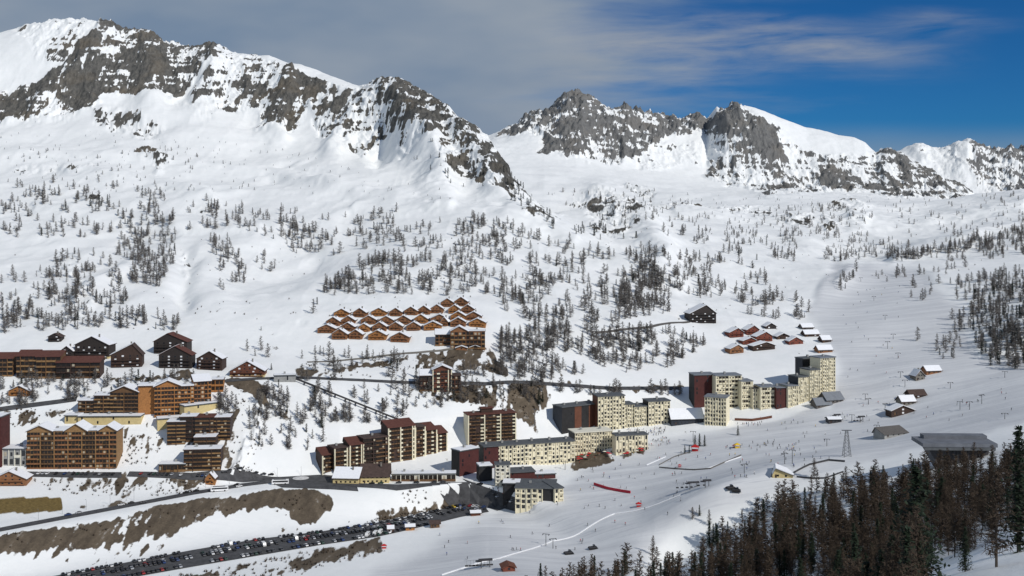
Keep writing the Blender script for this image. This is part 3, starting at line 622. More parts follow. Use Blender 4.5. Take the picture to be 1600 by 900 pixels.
# --- brown towers
block('tall brown and cream apartment tower standing alone behind the maroon tower', 731, 806, 690, 17, 43, 13, 8, 12, 'mixed', side='cream', roofmat='roofred', seed=33)
block('dark stair tower on top of the lone brown and cream tower', 752, 770, 690, 17, 52, 5, 9, 0, 'brown', roofmat='roofred', seed=34, D=884)
for i, (a, b_, yb, hh, nfl, nb, st, rf, lab) in enumerate([
  (503, 522, 737, 27, 4, 4, 'mixed', 'mono', 'left end of the brown and cream slope side apartments with rusty lean to roof'),
  (522, 546, 734, 34, 5, 5, 'mixed', 'flat', 'second section from the left of the brown and cream slope side apartments'),
  (546, 568, 731, 37, 6, 5, 'mixed', 'mono', 'third section from the left of the brown slope side apartments with cream balconies'),
  (568, 606, 727, 43, 7, 8, 'brown', 'flat', 'dark brown section left of the tallest section of the slope side apartments'),
  (606, 648, 720, 54, 8, 9, 'mixed', 'mono', 'tallest brown section of the slope side apartments with broad rusty roof'),
  (648, 664, 713, 46, 7, 4, 'mixed', 'flat', 'section with cream pillar right of the tallest slope side apartments'),
  (664, 682, 709, 38, 6, 4, 'mixed', 'mono', 'second section from the right of the slope side apartments with rusty roof'),
  (682, 698, 705, 29, 5, 4, 'mixed', 'mono', 'right end of the brown and cream slope side apartments')]):
    block(lab, a, b_, yb, 30, hh, 13, nfl, nb, st, roof=rf, roofmat='roofred' if rf == 'mono' else 'roofbrown', side='brown', seed=40+i)
block('brown lift tower on the roof line of the slope side apartments', 583, 606, 722, 30, 56, 6, 8, 0, 'brown', side='dark', seed=50, D=880)
# red-brown hillside block
block('red brown hillside apartment house with stone chimney and stepped balconies', 676, 706, 612, 6, 34, 11, 5, 5, 'mixed', wall='redbrown', roof='gable', roofmat='roofbrown', snowroof=.4, seed=51)
block('left wing of the red brown hillside apartment house', 656, 676, 611, 6, 24, 11, 3, 4, 'brown', wall='redbrown', roof='mono', roofmat='roofbrown', snowroof=.4, seed=52)
block('right wing of the red brown hillside apartment house', 706, 720, 613, 6, 26, 11, 4, 3, 'brown', wall='redbrown', roof='flat', roofmat='roofbrown', seed=53)
# --- left: big brown block with three gables
block('eight storey brown apartment block with three snowy gables at the lower left', 42, 182, 732, 3, 58, 16, 8, 26, 'light', roof='gables', gables=[(0,.28,4.2),(.42,.67,5.2),(.80,1.0,4.0)], snowroof=.5, seed=60, wall='lightbrown')
block('long concrete garage with flat snowy top left of the gabled brown block', 4, 41, 728, 0, 26, 14, 2, 4, 'pale', wall='concrete', roofmat='roofgrey', snowroof=.3, seed=61)
block('dark purple apartment block cut by the left edge of the photo', -30, 2, 730, 0, 78, 14, 9, 5, 'maroon', snowroof=.3, seed=62)
# --- orange apartments
for i, (a, b_, yb, hh, nfl, nb, rot, rf, sn, st, lab) in enumerate([
  (122, 147, 649, 22, 4, 4, 2, 'flat', .8, 'mid', 'low left end of the orange brown balcony apartments with snow slab roof'),
  (147, 172, 649, 30, 5, 5, 2, 'flat', .8, 'mid', 'second section of the orange brown balcony apartments with flat snowy roof'),
  (172, 216, 649, 36, 6, 8, 2, 'gable', .6, 'mid', 'wide gabled section of the orange brown balcony apartments'),
  (216, 241, 648, 44, 7, 0, 8, 'flat', .8, 'orange', 'plain orange walled tower between two balcony sections'),
  (241, 283, 650, 46, 7, 8, 14, 'gable', .6, 'orange', 'tall gabled orange section with seven rows of balconies'),
  (283, 303, 646, 42, 7, 4, 18, 'flat', .5, 'orange', 'orange section with a narrow bay right of the tall gable'),
  (303, 330, 636, 40, 6, 5, 25, 'mono', .5, 'orange', 'orange section with snowy lean to roof near the upper road'),
  (330, 349, 612, 18, 2, 3, 10, 'flat', .5, 'orange', 'small orange house at the top end of the orange apartments')]):
    block(lab, a, b_, yb, rot, hh, 13, nfl, nb, st, roof=rf, snowroof=sn, roofmat='roofbrown', seed=70+i, wall='orange' if st == 'orange' else None)
for (a, b_, yb, rot, hh, lab) in [(122, 220, 664, 2, 13, 'long ochre retaining building below the orange brown apartments'), (246, 288, 668, 22, 14, 'ochre retaining wall curving below the tall orange gable'), (288, 345, 646, 40, 14, 'ochre retaining wall rising to the upper road')]:
    block(lab, a, b_, yb, rot, hh, 9, 2, max(2, int((b_-a)/12)), 'dark', wall='base', snowroof=.3, seed=80, name='retaining_building', cat='building')
block('small ochre annexe with snow roof below the left end of the orange apartments', 101, 124, 662, 0, 12, 8, 1, 3, 'dark', wall='base', snowroof=.6, seed=81, name='annexe', cat='building')
# --- dark cluster
for i, (a, b_, yb, hh, nfl, nb, st, lab) in enumerate([
  (261, 290, 694, 34, 6, 4, 'mid', 'left round fronted dark brown block above the bus road'),
  (281, 307, 690, 38, 6, 4, 'brown', 'dark brown block set back left of the red roofed core'),
  (305, 334, 690, 38, 6, 5, 'brown', 'central dark block with small red roof and snow canopies'),
  (334, 360, 687, 34, 6, 5, 'mid', 'right dark brown block with snow strip on its roof above the gully'),
  (287, 345, 735, 32, 5, 8, 'mid', 'low front brown block with rounded end above the bus road'),
  (303, 337, 710, 26, 4, 5, 'brown', 'middle terrace of the dark brown cluster with a snow lip')]):
    block(lab, a, b_, yb, 6, hh, 12, nfl, nb, st, snowroof=.4 if i != 2 else 0, roofmat='roofred' if i == 2 else 'roofbrown', seed=90+i, wall='brown')
block('long low wooden hall on columns beside the bus road', 248, 290, 737, 4, 11, 9, 1, 7, 'mid', snowroof=.4, seed=97, wall='midbrown', name='hall', cat='hall')
# --- upper left apartments
for i, (a, b_, yb, hh, rf, lab, st) in enumerate([
  (-20, 20, 588, 28, 'mono', 'brown apartment house with rust roof cut by the left edge', 'mid'),
  (26, 58, 590, 34, 'mono', 'second brown apartment house with rust roof on the upper left', 'mid'),
  (57, 95, 591, 34, 'mono', 'brown apartment house with snowy gable corner on the upper left', 'mid'),
  (88, 156, 591, 25, 'mono', 'long dark brown house with rust roof below the cream based chalet', 'brown')]):
    block(lab, a, b_, yb, 4, hh, 12, 4 if i < 3 else 3, 5 if i < 3 else 9, st, roof=rf, roofmat='roofred', seed=100+i, wall='brown' if i == 3 else 'midbrown', snowroof=0)
DG = dict(wall='blackwood', roof='roofbrown')
chalet('small black hut on the snow above the big cream based chalet', 74, 96, 534, 0, 13, 8, eave=.6, snow=.0, **DG)
chalet('large dark chalet with cream ground floor and white window dots', 116, 171, 560, -4, 34, 14, eave=.62, snow=.35, base='base', nw=6, rows=2, **DG)
chalet('small dark gable house behind the rust roofed apartments', 93, 115, 560, 0, 19, 10, eave=.6, snow=.3, **DG)
chalet('dark brown chalet with a long snowy roof on its left side', 172, 223, 574, 10, 36, 12, eave=.55, snow=.4, ridge=.68, snowside='l', nw=4, rows=2, wall='brown', roof='roofbrown')
chalet('upper dark chalet with rusty red roof on its right side', 239, 293, 553, -3, 32, 13, eave=.6, snow=.0, nw=5, rows=2, wall='blackwood', roof='roofred', ridge=.42)
chalet('lower dark chalet standing in front of the rusty roofed one', 247, 300, 575, 0, 34, 12, eave=.6, snow=.25, nw=5, rows=2, wall='blackwood', roof='roofred', ridge=.5, snowside='l')
chalet('dark chalet with many small windows right of the pair of dark chalets', 306, 348, 578, -3, 29, 12, eave=.6, snow=.2, nw=5, rows=2, wall='brown', roof='roofbrown')
chalet('wide brown chalet with snowy right roof beside the road bridge', 358, 414, 589, 3, 24, 13, eave=.38, snow=.5, nw=6, rows=1, wall='redbrown', roof='roofbrown', base='base')
chalet('small bright orange chalet with snow roof at the left below the woods', 12, 47, 619, 0, 16, 10, eave=.5, snow=.5, wall='orange', roof='roofbrown', nw=3)
chalet('orange brown chalet at the far left below the concrete garage', -14, 42, 759, 4, 22, 12, eave=.45, snow=.4, wall='chalet', roof='roofbrown', nw=5, balc=1)
chalet('small orange kiosk with steep roof beside the bus road', 319, 337, 757, 0, 18, 7, eave=.5, snow=.3, wall='orange', roof='roofbrown', nw=2)
chalet('low shop building with broad snow roof and cream front by the roundabout', 519, 561, 756, -5, 20, 14, eave=.42, axis='x', ridge=.75, snow=.5, wall='base', roof='roofbrown', nw=6, balc=0, name='shop_building', cat='shop')
chalet('low shop building with bare brown roof right of the snow roofed shop', 562, 609, 755, 3, 25, 14, eave=.42, axis='x', ridge=.8, snow=0, wall='base', roof='roofbrown', nw=7, balc=0, name='shop_building', cat='shop')
block('low dark arcade building with snowy roof between shops and maroon tower', 612, 712, 752, 2, 11, 8, 1, 14, 'brown', wall='pale', snowroof=.35, seed=110, name='arcade', cat='shop')
# --- orange chalet village
rowsd = [[(285,240,26),(435,240,22),(595,232,26),(735,232,21),(862,222,22),(970,217,21),(1078,207,22)], [(1165,155,22),(1280,148,22)], [(1225,210,21),(1335,210,22)],
 [(215,312,23),(340,302,23),(510,300,26),(655,302,25),(800,302,25),(945,292,23),(1100,285,29),(1255,268,25),(1385,268,26)],
 [(160,372,30),(335,357,24),(470,362,22),(600,357,24),(735,352,23),(885,352,24),(1045,348,30),(1140,315,14),(1255,320,26),(1415,322,28)],
 [(268,425,26),(402,423,23),(582,430,30),(770,448,31)]]
names = ['back row', 'short top row at upper right', 'second short row at upper right', 'second long row', 'third long row', 'front row']
ordn = ['leftmost', 'second', 'third', 'fourth', 'fifth', 'sixth', 'seventh', 'eighth', 'ninth', 'tenth']
for nm, rw in zip(names, rowsd):
    for i, (x, y, w) in enumerate(rw):
        px = 480+x/5.327; py = 450+y/5.327
        lab = 'orange snow roofed chalet, %s %s' % (ordn[i]+('' if i == 0 else ' from the left'), 'in the '+nm)
        chalet(lab, px-w/2, px+w/2, py+.6, -2+rng.uniform(-5, 5), 13.2+rng.uniform(-.6, 1.2)+(2 if nm == 'front row' else 0), 10, wall=rng.choice(['chalet', 'chalet', 'orange']), eave=.52, snow=.4, nw=4, group='orange chalets of the hillside village', rows=2)
block('large orange wooden lodge with snowy roofs below the chalet village', 704, 758, 545, 2, 27, 13, 4, 9, 'mid', wall='chalet', roof='gables', gables=[(0,.5,4.5)], snowroof=.6, seed=120, name='lodge', cat='lodge')
block('low left wing of the large orange lodge', 680, 704, 540, 4, 17, 12, 3, 4, 'mid', wall='chalet', roof='mono', snowroof=.5, roofmat='roofbrown', seed=121, name='lodge_wing', cat='lodge')
for i, (a, b_, yb) in enumerate([(711, 731, 543), (733, 752, 542)]):
    chalet('%s snow roofed shed at the foot of the large orange lodge' % ['left', 'right'][i], a, b_, yb+4, 2, 6, 5, wall='chalet', snow=.5, eave=.5, nw=2, balc=0, chim=False, name='shed', cat='shed')
# --- isolated dark hotel, red chalets and old hamlet
chalet('large dark isolated hotel with snowy left roof above the red chalets', 1077, 1120, 505, 12, 28, 16, wall='blackwood', roof='roofbrown', eave=.55, ridge=.62, snow=.5, snowside='l', nw=6, rows=3, name='hotel', cat='hotel')
for i, (a, b_, yb, hh, lab) in enumerate([(1139, 1163, 527, 14, 'leftmost of the upper red chalets'), (1166, 1187, 523, 14, 'middle red chalet at the top of the red group'), (1181, 1208, 534, 15, 'right red chalet of the red group'),
   (1160, 1183, 538, 10, 'low red chalet in the middle of the red group'), (1140, 1163, 552, 13, 'orange chalet standing alone below the red group'), (1176, 1212, 547, 12, 'brown chalet with cream base below the red group')]):
    chalet(lab+' with snow roof', a, b_, yb, 20, hh, 10, wall=['redwood', 'redwood', 'redwood', 'redwood', 'chalet', 'brown'][i], snow=.5, eave=.55, nw=3, ridge=.6, group='red chalets above the resort')
for i, (a, b_, yb, hh, lab) in enumerate([(1196, 1214, 514, 9, 'small dark barn right of the red chalets'), (1253, 1272, 515, 8, 'small snow roofed barn at the top of the hamlet'), (1257, 1281, 526, 9, 'long snow roofed barn in the middle of the hamlet'),
   (1232, 1256, 538, 11, 'old house with sagging snow roof at the left of the hamlet'), (1284, 1300, 535, 9, 'small snow roofed house at the right of the hamlet'), (1278, 1302, 551, 10, 'orange brown house at the lower right of the hamlet'), (1213, 1236, 530, 9, 'narrow dark roofed barn at the left of the hamlet')]):
    chalet(lab, a, b_, yb, 12, hh, 9, wall=['blackwood', 'greywood', 'brown', 'redwood', 'brown', 'chalet', 'brown'][i], snow=.7, eave=.45, nw=2, axis='x' if i in (1, 2, 4, 5) else 'y', balc=0, chim=False, name='hamlet_house', cat='house')
# --- right side huts and lift stations
RH = [(1447, 1472, 584, 11, 'chalet', 'orange hut with snow roof at the top of the right piste'), (1430, 1446, 594, 15, 'stone', 'small stone chapel like hut below the orange hut'), (1422, 1448, 622, 12, 'brown', 'brown roofed hut beside the right piste'),
      (1408, 1432, 633, 13, 'stone', 'stone hut with snow roof in the right hut group'), (1392, 1430, 648, 14, 'brown', 'low wooden restaurant hut with snow roof at the bottom of the right hut group')]
for i, (a, b_, yb, hh, wl, lab) in enumerate(RH):
    chalet(lab, a, b_, yb, 12, hh, 9, wall=wl, snow=.5 if i != 2 else 0, eave=.45, nw=3, axis='x' if i in (0, 2, 3) else 'y', balc=0, chim=i == 1, name='piste_hut', cat='hut')
chalet('grey roofed hut with two pitches right of the high cream tower', 1291, 1319, 630, 20, 16, 12, wall='greywood', roof='silver', snow=0, eave=.4, axis='x', nw=4, balc=0, chim=False, name='lift_station', cat='lift station')
chalet('lower grey hut joined to the left of the two pitched hut', 1275, 1300, 636, 15, 13, 10, wall='greywood', roof='silver', snow=0, eave=.35, axis='x', nw=4, balc=0, chim=False, name='lift_station', cat='lift station')
chalet('dark flat topped lift station hut on the lower right piste', 1294, 1316, 661, 5, 8, 7, wall='darksteel', roof='dark', snow=.25, eave=.7, axis='x', nw=3, balc=0, chim=False, name='lift_station', cat='lift station')
chalet('dark sloping lift station with orange barrier above the snow bank', 1381, 1419, 682, 22, 12, 12, wall='concrete', roof='greywood', snow=0, eave=.4, axis='x', ridge=.8, nw=4, balc=0, chim=False, name='lift_station', cat='lift station')
# big snow gallery at right: long flat concrete roof over a dark opening
o_, W_, dd_ = place(1441, 1552, 725, -2)
rg = root('gallery_building', o_, R(-2), 'long concrete gallery with flat grey roof half hidden by the forest', 'gallery')
mb = MB(); mb.box(-1, W_+1, -4, 16, 10.5, 12.6); mb.build('roof', 'galroof', rg)
mb = MB(); mb.box(4, W_, 9, 16, 12.603, 14.6); mb.build('roof_ridge', 'galroof', rg)
mb = MB(); mb.extr([(3, 10.49), (12, -6), (W_-4, -6), (W_-1, 10.49)], 2, 15, 'y'); mb.build('wall', 'darksteel', rg)  # near-black like the pillars: paints the shade of the open recess
mb = MB(); mb.box(0, W_, -3.7, -3.3, 8.6, 10.49); mb.build('fascia', 'roofgrey', rg)
for i in range(9): ob('pillar', boxmesh('pillar', .5, .5, 16.4, 'darksteel'), rg, (18+i*(W_-22)/9, -.5, -6))
# small pavilion at 1215,740
chalet('small pavilion with upswept snow roof at the edge of the snow bank', 1206, 1240, 747, -12, 14, 12, wall='base', roof='darksteel', snow=.5, eave=.35, axis='y', ridge=.15, nw=3, balc=0, chim=False, name='pavilion', cat='pavilion')
# sheds by the car park
for i, (a, b_, yb, hh, wl, lab, sn) in enumerate([(605, 616, 833, 9, 'redbrown', 'small brown shed with snow roof at the car park edge', .5), (633, 649, 829, 8, 'orange', 'bright orange shed at the car park edge', .15), (672, 688, 825, 10, 'midbrown', 'tan shed with brown roof at the car park edge', 0), (735, 752, 806, 6, 'redbrown', 'long low shed with white roof at the end of the car park', .4)]):
    chalet(lab, a, b_, yb, 8, hh, 6, wall=wl, roof='roofbrown', snow=sn, eave=.7, axis='x', nw=2, balc=0, chim=False, name='shed', cat='shed')
# bridge structure right of wide chalet and inclined track
def strip(name, pts, width, mat, label=None, cat=None, kind=None, lift=.28, nacross=5, step=6.0, thick=0):
    w = [gpx(*p) for p in pts]; pl = []
    for a, b_ in zip(w[:-1], w[1:]):
        n = max(1, int((b_-a).length/step))
        for i in range(n): pl.append(a.lerp(b_, i/n))
    pl.append(w[-1]); mb = MB(); ring = []
    zs = [max(gz(p.x, p.y)+lift for p in pl[max(0, i-0):i+1]) for i, p in enumerate(pl)]
    for i, p in enumerate(pl):
        t = (pl[min(i+1, len(pl)-1)]-pl[max(i-1, 0)]); t.z = 0; t.normalize(); nrm = Vector((-t.y, t.x, 0)); rr_ = []
        for k in range(nacross):
            q = p+nrm*width*(k/(nacross-1)-.5); rr_.append((q.x, q.y, gz(q.x, q.y)+lift))
        ring.append(rr_)
    for a, b_ in zip(ring[:-1], ring[1:]):
        for k in range(nacross-1): mb.poly([a[k], a[k+1], b_[k+1], b_[k]][::-1])
    o = mb.build(name, mat)
    if kind: o['kind'] = kind
    if label: tag(o, label, cat)
    return o, pl
strip('road', [(-200,868),(-60,838),(0,828),(100,809),(200,790),(300,771),(380,758),(430,752),(500,750),(560,758),(620,760),(700,757),(735,766),(765,783),(785,796)], 9, 'asphalt', kind='structure')
strip('road', [(200,741),(300,745),(380,745),(440,748)], 7, 'asphalt', kind='structure')
strip('road', [(-100,650),(0,640),(60,632),(120,624)], 5, 'asphalt', kind='structure')
strip('road', [(345,596),(400,592),(460,590),(560,594),(640,598),(760,600),(900,603),(1060,606)], 5, 'asphalt', kind='structure')
strip('track', [(480,566),(600,556),(690,548),(760,545)], 4, 'stone', kind='structure')
strip('track', [(930,520),(1010,512),(1077,503)], 4, 'greywood', kind='structure')
# roundabout snow island
g0 = gpx(470, 748); mb = MB()
for i in range(24):
    a, b_ = 2*math.pi*i/24, 2*math.pi*(i+1)/24
    mb.poly([(g0.x, g0.y, g0.z+1.5), (g0.x+6*math.cos(a), g0.y+6*math.sin(a), g0.z+.5), (g0.x+6*math.cos(b_), g0.y+6*math.sin(b_), g0.z+.5)])
tag(mb.build('roundabout_island', 'dirtysnow'), 'oval snow covered island in the middle of the roundabout', 'traffic island')
# plaza and car park sheets
def sheet(name, near_, far_, mat, lift=.25, nu=60, nv=8):
    mb = MB(); g_ = []
    for j in range(nu+1):
        t = j/nu
        def at_(pl):
            s = t*(len(pl)-1); i = min(int(s), len(pl)-2); f = s-i
            return gpx(pl[i][0]*(1-f)+pl[i+1][0]*f, pl[i][1]*(1-f)+pl[i+1][1]*f)
        a, b_ = at_(near_), at_(far_)
        g_.append([(lambda q: (q.x, q.y, gz(q.x, q.y)+lift))(a.lerp(b_, k/nv)) for k in range(nv+1)])
    for j in range(nu):
        for k in range(nv): mb.poly([g_[j][k], g_[j+1][k], g_[j+1][k+1], g_[j][k+1]])
    o = mb.build(name, mat); o['kind'] = 'structure'; return o
LN = [(60,930),(188,906),(300,886),(400,869),(500,852),(590,839),(640,828),(720,808),(764,800)]
LF = [(60,905),(188,881),(300,860),(400,843),(500,831),(590,817),(640,808),(720,789),(758,793)]
sheet('car_park', LN, LF, 'asphalt', nu=120)
sheet('square', [(440,762),(520,765),(560,768)], [(410,747),(500,742),(548,745)], 'asphalt', nu=30, lift=.2)
sheet('forecourt', [(40,745),(130,747),(190,747)], [(40,737),(130,738),(190,738)], 'asphalt', nu=30, lift=.2)
sheet('courtyard', [(735,768),(770,790),(806,800)], [(722,748),(765,764),(806,778)], 'asphalt', nu=30, lift=.33)
# inclined track
tr = root('inclined_track', gpx(460, 594), 0, 'long dark railed track running down the snow to the slope side apartments', 'track')
base = gpx(460, 594)
def beam(mb, p, q, wdt, hgt):
    p = Vector(p); q = Vector(q); d = (q-p).normalized(); s = Vector((-d.y, d.x, 0)).normalized()*wdt/2; u = Vector((0, 0, hgt))
    mb.solid([p-s, p+s, q+s, q-s, p-s+u, p+s+u, q+s+u, q-s+u], [(0,1,2,3), (7,6,5,4), (0,4,5,1), (1,5,6,2), (2,6,7,3), (3,7,4,0)])
tp = [gpx(460+i*16, 594+i*6.4) for i in range(12)]
for off in (-1.6, 1.6):
    mb = MB()
    for a, b_ in zip(tp[:-1], tp[1:]):
        oo = Vector((0, off, 1.6)); beam(mb, a+oo-base, b_+oo-base, .9, .5)
    mb.build('rail', 'darksteel', tr)
for p in tp:
    mb = MB(); q = p-base; mb.box(q.x-.3, q.x+.3, q.y-2, q.y+2, q.z-3, q.z+1.6); mb.build('trestle', 'darksteel', tr)
block('grey road tunnel portal building beside the upper road', 428, 462, 597, 10, 10, 7, 1, 4, 'dark', wall='concrete', snowroof=.3, seed=130, name='portal_building', cat='building')

# ------------------------------------------------------------------ trees
def larch(seed, h_, nb, tw, w, spread=.17, dead=.12, sub=5):
    q = random.Random(seed); tr_ = MB(); cr = MB()
    lean = Vector((q.uniform(-.02, .02), q.uniform(-.02, .02), 0))
    def ax(t): return Vector((lean.x*h_*t*t, lean.y*h_*t*t, h_*t))
    r0 = h_*.011+.04; seg = 5
    for i in range(seg): tr_.rod(ax(i/seg)-Vector((0, 0, .8 if i == 0 else 0)), ax((i+1)/seg), r0*(1-i/seg)+.02, r0*(1-(i+1)/seg)+.02, 5)
    for i in range(nb):
        t = dead+(1-dead)*((i+q.random())/nb)
        L = h_*spread*(.22+1.0*(1-t)**.8)*q.uniform(.55, 1.15)
        if t < dead+.15: L *= .75
        a = q.random()*2*math.pi; up = q.uniform(-.25, .35)+.5*t
        p = ax(t); d = Vector((math.cos(a), math.sin(a), up)).normalized(); e = p+d*L
        s = d.cross(Vector((0, 0, 1))).normalized()*w
        cr.poly([p-s, p+s, e])
        s2 = Vector((0, 0, w)); cr.poly([p-s2, p+s2, e])
        for k in range(sub):
            f = q.uniform(.25, .98); b0 = p+d*L*f
            v = Vector((q.uniform(-1, 1), q.uniform(-1, 1), q.uniform(-.9, .6))).normalized()*L*q.uniform(.28, .55)
            ww = v.cross(Vector((q.uniform(-1, 1), q.uniform(-1, 1), 1))).normalized()*w*tw
            cr.poly([b0-ww, b0+ww, b0+v])
    return tr_, cr
def conifer(seed, h_, nl, nb, leaf, spread=.2, ragged=.35, start=.06):
    q = random.Random(seed); tr_ = MB(); cr = MB()
    for i in range(4): tr_.rod((0, 0, h_*.97*i/4-(.8 if i == 0 else 0)), (0, 0, h_*.97*(i+1)/4), (h_*.014+.04)*(1-i/4)+.02, (h_*.014+.04)*(1-(i+1)/4)+.02, 6)
    for l in range(nl):
        t = start+(1-start)*(l+q.random()*.5)/nl
        Rr = h_*spread*((1-t)**.75+.03)*(1 if t > start+.1 else .8)
        for k in range(nb):
            a = q.random()*2*math.pi; L = Rr*q.uniform(1-ragged*1.6, 1+ragged*.5)
            if L <= .05: continue
            z = h_*t; dz = -L*q.uniform(.12, .5)
            n = max(2, int(L/leaf*1.1))
            for j in range(n):
                f = (j+q.random())/n; c_ = Vector((math.cos(a)*L*f, math.sin(a)*L*f, z+dz*f))+Vector((q.uniform(-1, 1), q.uniform(-1, 1), q.uniform(-.6, .6)))*leaf*.5
                v1 = Vector((q.uniform(-1, 1), q.uniform(-1, 1), q.uniform(-.5, .4))).normalized()*leaf*q.uniform(.5, 1)
                v2 = v1.cross(Vector((q.uniform(-.4, .4), q.uniform(-.4, .4), 1))).normalized()*leaf*q.uniform(.2, .42)
                cr.poly([c_-v1, c_+v2, c_+v1*1.1, c_-v2])
    return tr_, cr
def pair(mbs, nm, tm, cm): return (mbs[0].mesh(nm+'_trunk', tm), mbs[1].mesh(nm+'_crown', cm))
LARCH_N = [pair(larch(200+i, 17, 170, .8, .085, .20+.03*(i % 3), sub=8), 'larch', 'bark', 'twig') for i in range(6)]
LARCH_F = [larch(300+i, 12, 58, 1.25, .16, .26+.05*(i % 3), dead=.05, sub=5) for i in range(7)]
CON_N = [pair(conifer(400+i, 16, 36, 13, .6, .21+.03*(i % 3), .42), 'conifer', 'bark', 'needle') for i in range(5)]
CON_F = [conifer(500+i, 11, 12, 9, 1.0, .24+.04*(i % 3), .3) for i in range(4)]
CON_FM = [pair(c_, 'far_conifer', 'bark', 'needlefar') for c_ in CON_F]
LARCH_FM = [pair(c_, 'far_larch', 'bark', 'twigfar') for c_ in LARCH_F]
def poly_points(poly, n, q, clump=0, seed=0, cs=22.):
    xs = [p[0] for p in poly]; ys = [p[1] for p in poly]; out = []; tries = 0
    while len(out) < n and tries < n*60:
        tries += 1
        x = q.uniform(min(xs), max(xs)); y = q.uniform(min(ys), max(ys))
        if not in_poly(np.array([x]), np.array([y]), poly)[0]: continue
        if clump and float(vnoise(np.array([x/cs]), np.array([y/(cs*.55)]), 900+seed)[0]) < clump*(1-.25*q.random()): continue
        out.append((x, y))
    return out
ladders = [([(0,300),(60,280),(200,290),(300,310),(380,322),(385,350),(300,365),(230,352),(100,378),(0,372)],190,.5,'the terrace slope at the far left'),
 ([(180,365),(275,362),(277,400),(250,450),(208,442),(183,400)],120,.3,'the dense patch above the dark chalets'),
 ([(320,375),(360,370),(385,420),(380,455),(340,458),(345,415)],40,.3,'the small patch left of the open snow slope'),
 ([(0,430),(60,420),(130,390),(150,390),(190,430),(200,480),(280,505),(270,522),(180,512),(0,522)],200,.42,'the slope above the dark chalets'),
 ([(0,222),(400,232),(400,300),(0,300)],60,.5,'the high snowfield under the left cliffs'),
 ([(320,318),(460,328),(520,360),(500,400),(430,392),(410,365),(320,348)],95,.4,'the middle slope under the left range'),
 ([(500,340),(620,330),(620,382),(520,402)],55,.4,'the middle slope under the left range'),
 ([(488,490),(505,440),(600,400),(650,410),(645,462),(580,472),(505,488)],150,.3,'the wood above the orange chalets'),
 ([(600,360),(760,335),(880,380),(1000,400),(1040,440),(1050,488),(950,505),(830,505),(775,480),(740,465),(660,460),(640,410)],430,.45,'the long wooded slope right of the orange chalets'),
 ([(400,390),(440,390),(440,430),(400,430)],6,0,'the open snow slope'),
 ([(975,425),(1030,440),(1045,490),(965,480)],90,.2,'the dense larch patch above the hotel'),
 ([(765,525),(900,505),(1070,520),(1110,540),(1010,592),(900,585),(765,580)],240,.42,'the slope right of the lodge'),
 ([(1000,342),(1300,318),(1420,355),(1400,405),(1200,412),(1050,375)],300,.45,'the far basin below the right peaks'),
 ([(1000,385),(1180,415),(1270,490),(1250,508),(1130,482),(1000,432)],170,.42,'the slope above the red chalets'),
 ([(1400,402),(1500,385),(1600,355),(1620,400),(1500,410)],130,.35,'the far right hillside'),
 ([(1512,440),(1620,420),(1620,580),(1540,572),(1515,520)],240,.15,'the dark wood on the right hillside'),
 ([(1350,430),(1520,415),(1510,470),(1420,470)],40,.5,'the right hand piste edge'), ([(1430,532),(1505,530),(1505,560),(1450,562)],14,0,'the right hand piste edge'),
 ([(1485,480),(1520,480),(1520,520),(1490,520)],10,0,'the right hand piste edge'), ([(1303,440),(1340,415),(1335,452),(1312,455)],16,0,'the knoll between the pistes'),
 ([(0,592),(320,592),(310,602),(130,628),(0,640)],85,.2,'the gardens between the upper houses and the orange apartments'),
 ([(390,612),(450,602),(452,700),(385,705)],42,.3,'the bank beside the stream gully'), ([(485,610),(640,602),(640,655),(560,668),(485,655)],60,.35,'the snow below the inclined track'),
 ([(640,585),(870,580),(860,628),(650,640)],90,.25,'the scrub behind the brown tower'), ([(340,615),(378,612),(372,655),(340,655)],14,0,'the bank right of the orange apartments'),
 ([(440,650),(505,640),(510,722),(440,705)],14,0,'the snow left of the brown apartments'), ([(470,545),(640,540),(640,592),(470,596)],45,.4,'the bank below the chalet village'),
 ([(850,300),(1000,292),(1100,320),(1000,342),(880,322)],70,.4,'the far basin below the right peaks'), ([(1400,312),(1600,302),(1620,350),(1400,398)],90,.4,'the far right hillside'),
 ([(230,535),(420,545),(420,560),(230,560)],10,0,'the gardens beside the dark chalets'), ([(1380,402),(1500,380),(1610,350),(1610,364),(1500,394),(1400,411)],110,.1,'the dark band on the far right hillside'), ([(1290,400),(1400,385),(1400,400),(1300,410)],40,.2,'the far basin below the right peaks'), ([(870,610),(1075,612),(1075,618),(870,618)],20,.3,'the bank behind the cream tower')]
specials = [('con', 503, 668, 11), ('con', 1086, 697, 9), ('con', 1093, 697, 10), ('con', 1101, 697, 9), ('con', 1070, 708, 6.5), ('con', 1077, 708, 6.5), ('con', 1153, 680, 8), ('con', 408, 516, 4), ('con', 372, 398, 8), ('con', 650, 590, 11), ('con', 659, 592, 9), ('con', 842, 632, 13),
            ('con', 848, 628, 9), ('con', 424, 578, 6), ('con', 1093, 806, 7), ('lar', 1082, 812, 8), ('lar', 1108, 822, 10.5), ('lar', 1020, 868, 12), ('con', 103, 328, 13), ('con', 141, 322, 12), ('con', 155, 318, 13), ('con', 168, 318, 14), ('lar', 1272, 748, 13), ('lar', 1322, 762, 13)]
q = random.Random(99); TR = []   # (kind, pos, height, where)
CLEAR = [(498,462,766,552),(116,525,350,590),(0,545,160,592),(1075,478,1125,506),(1135,500,1310,556)]
def occluded(x, y, hpx_=0):
    return any(a < x < c_ and b_ < y < d2 for (a, b_, c_, d2) in CLEAR)
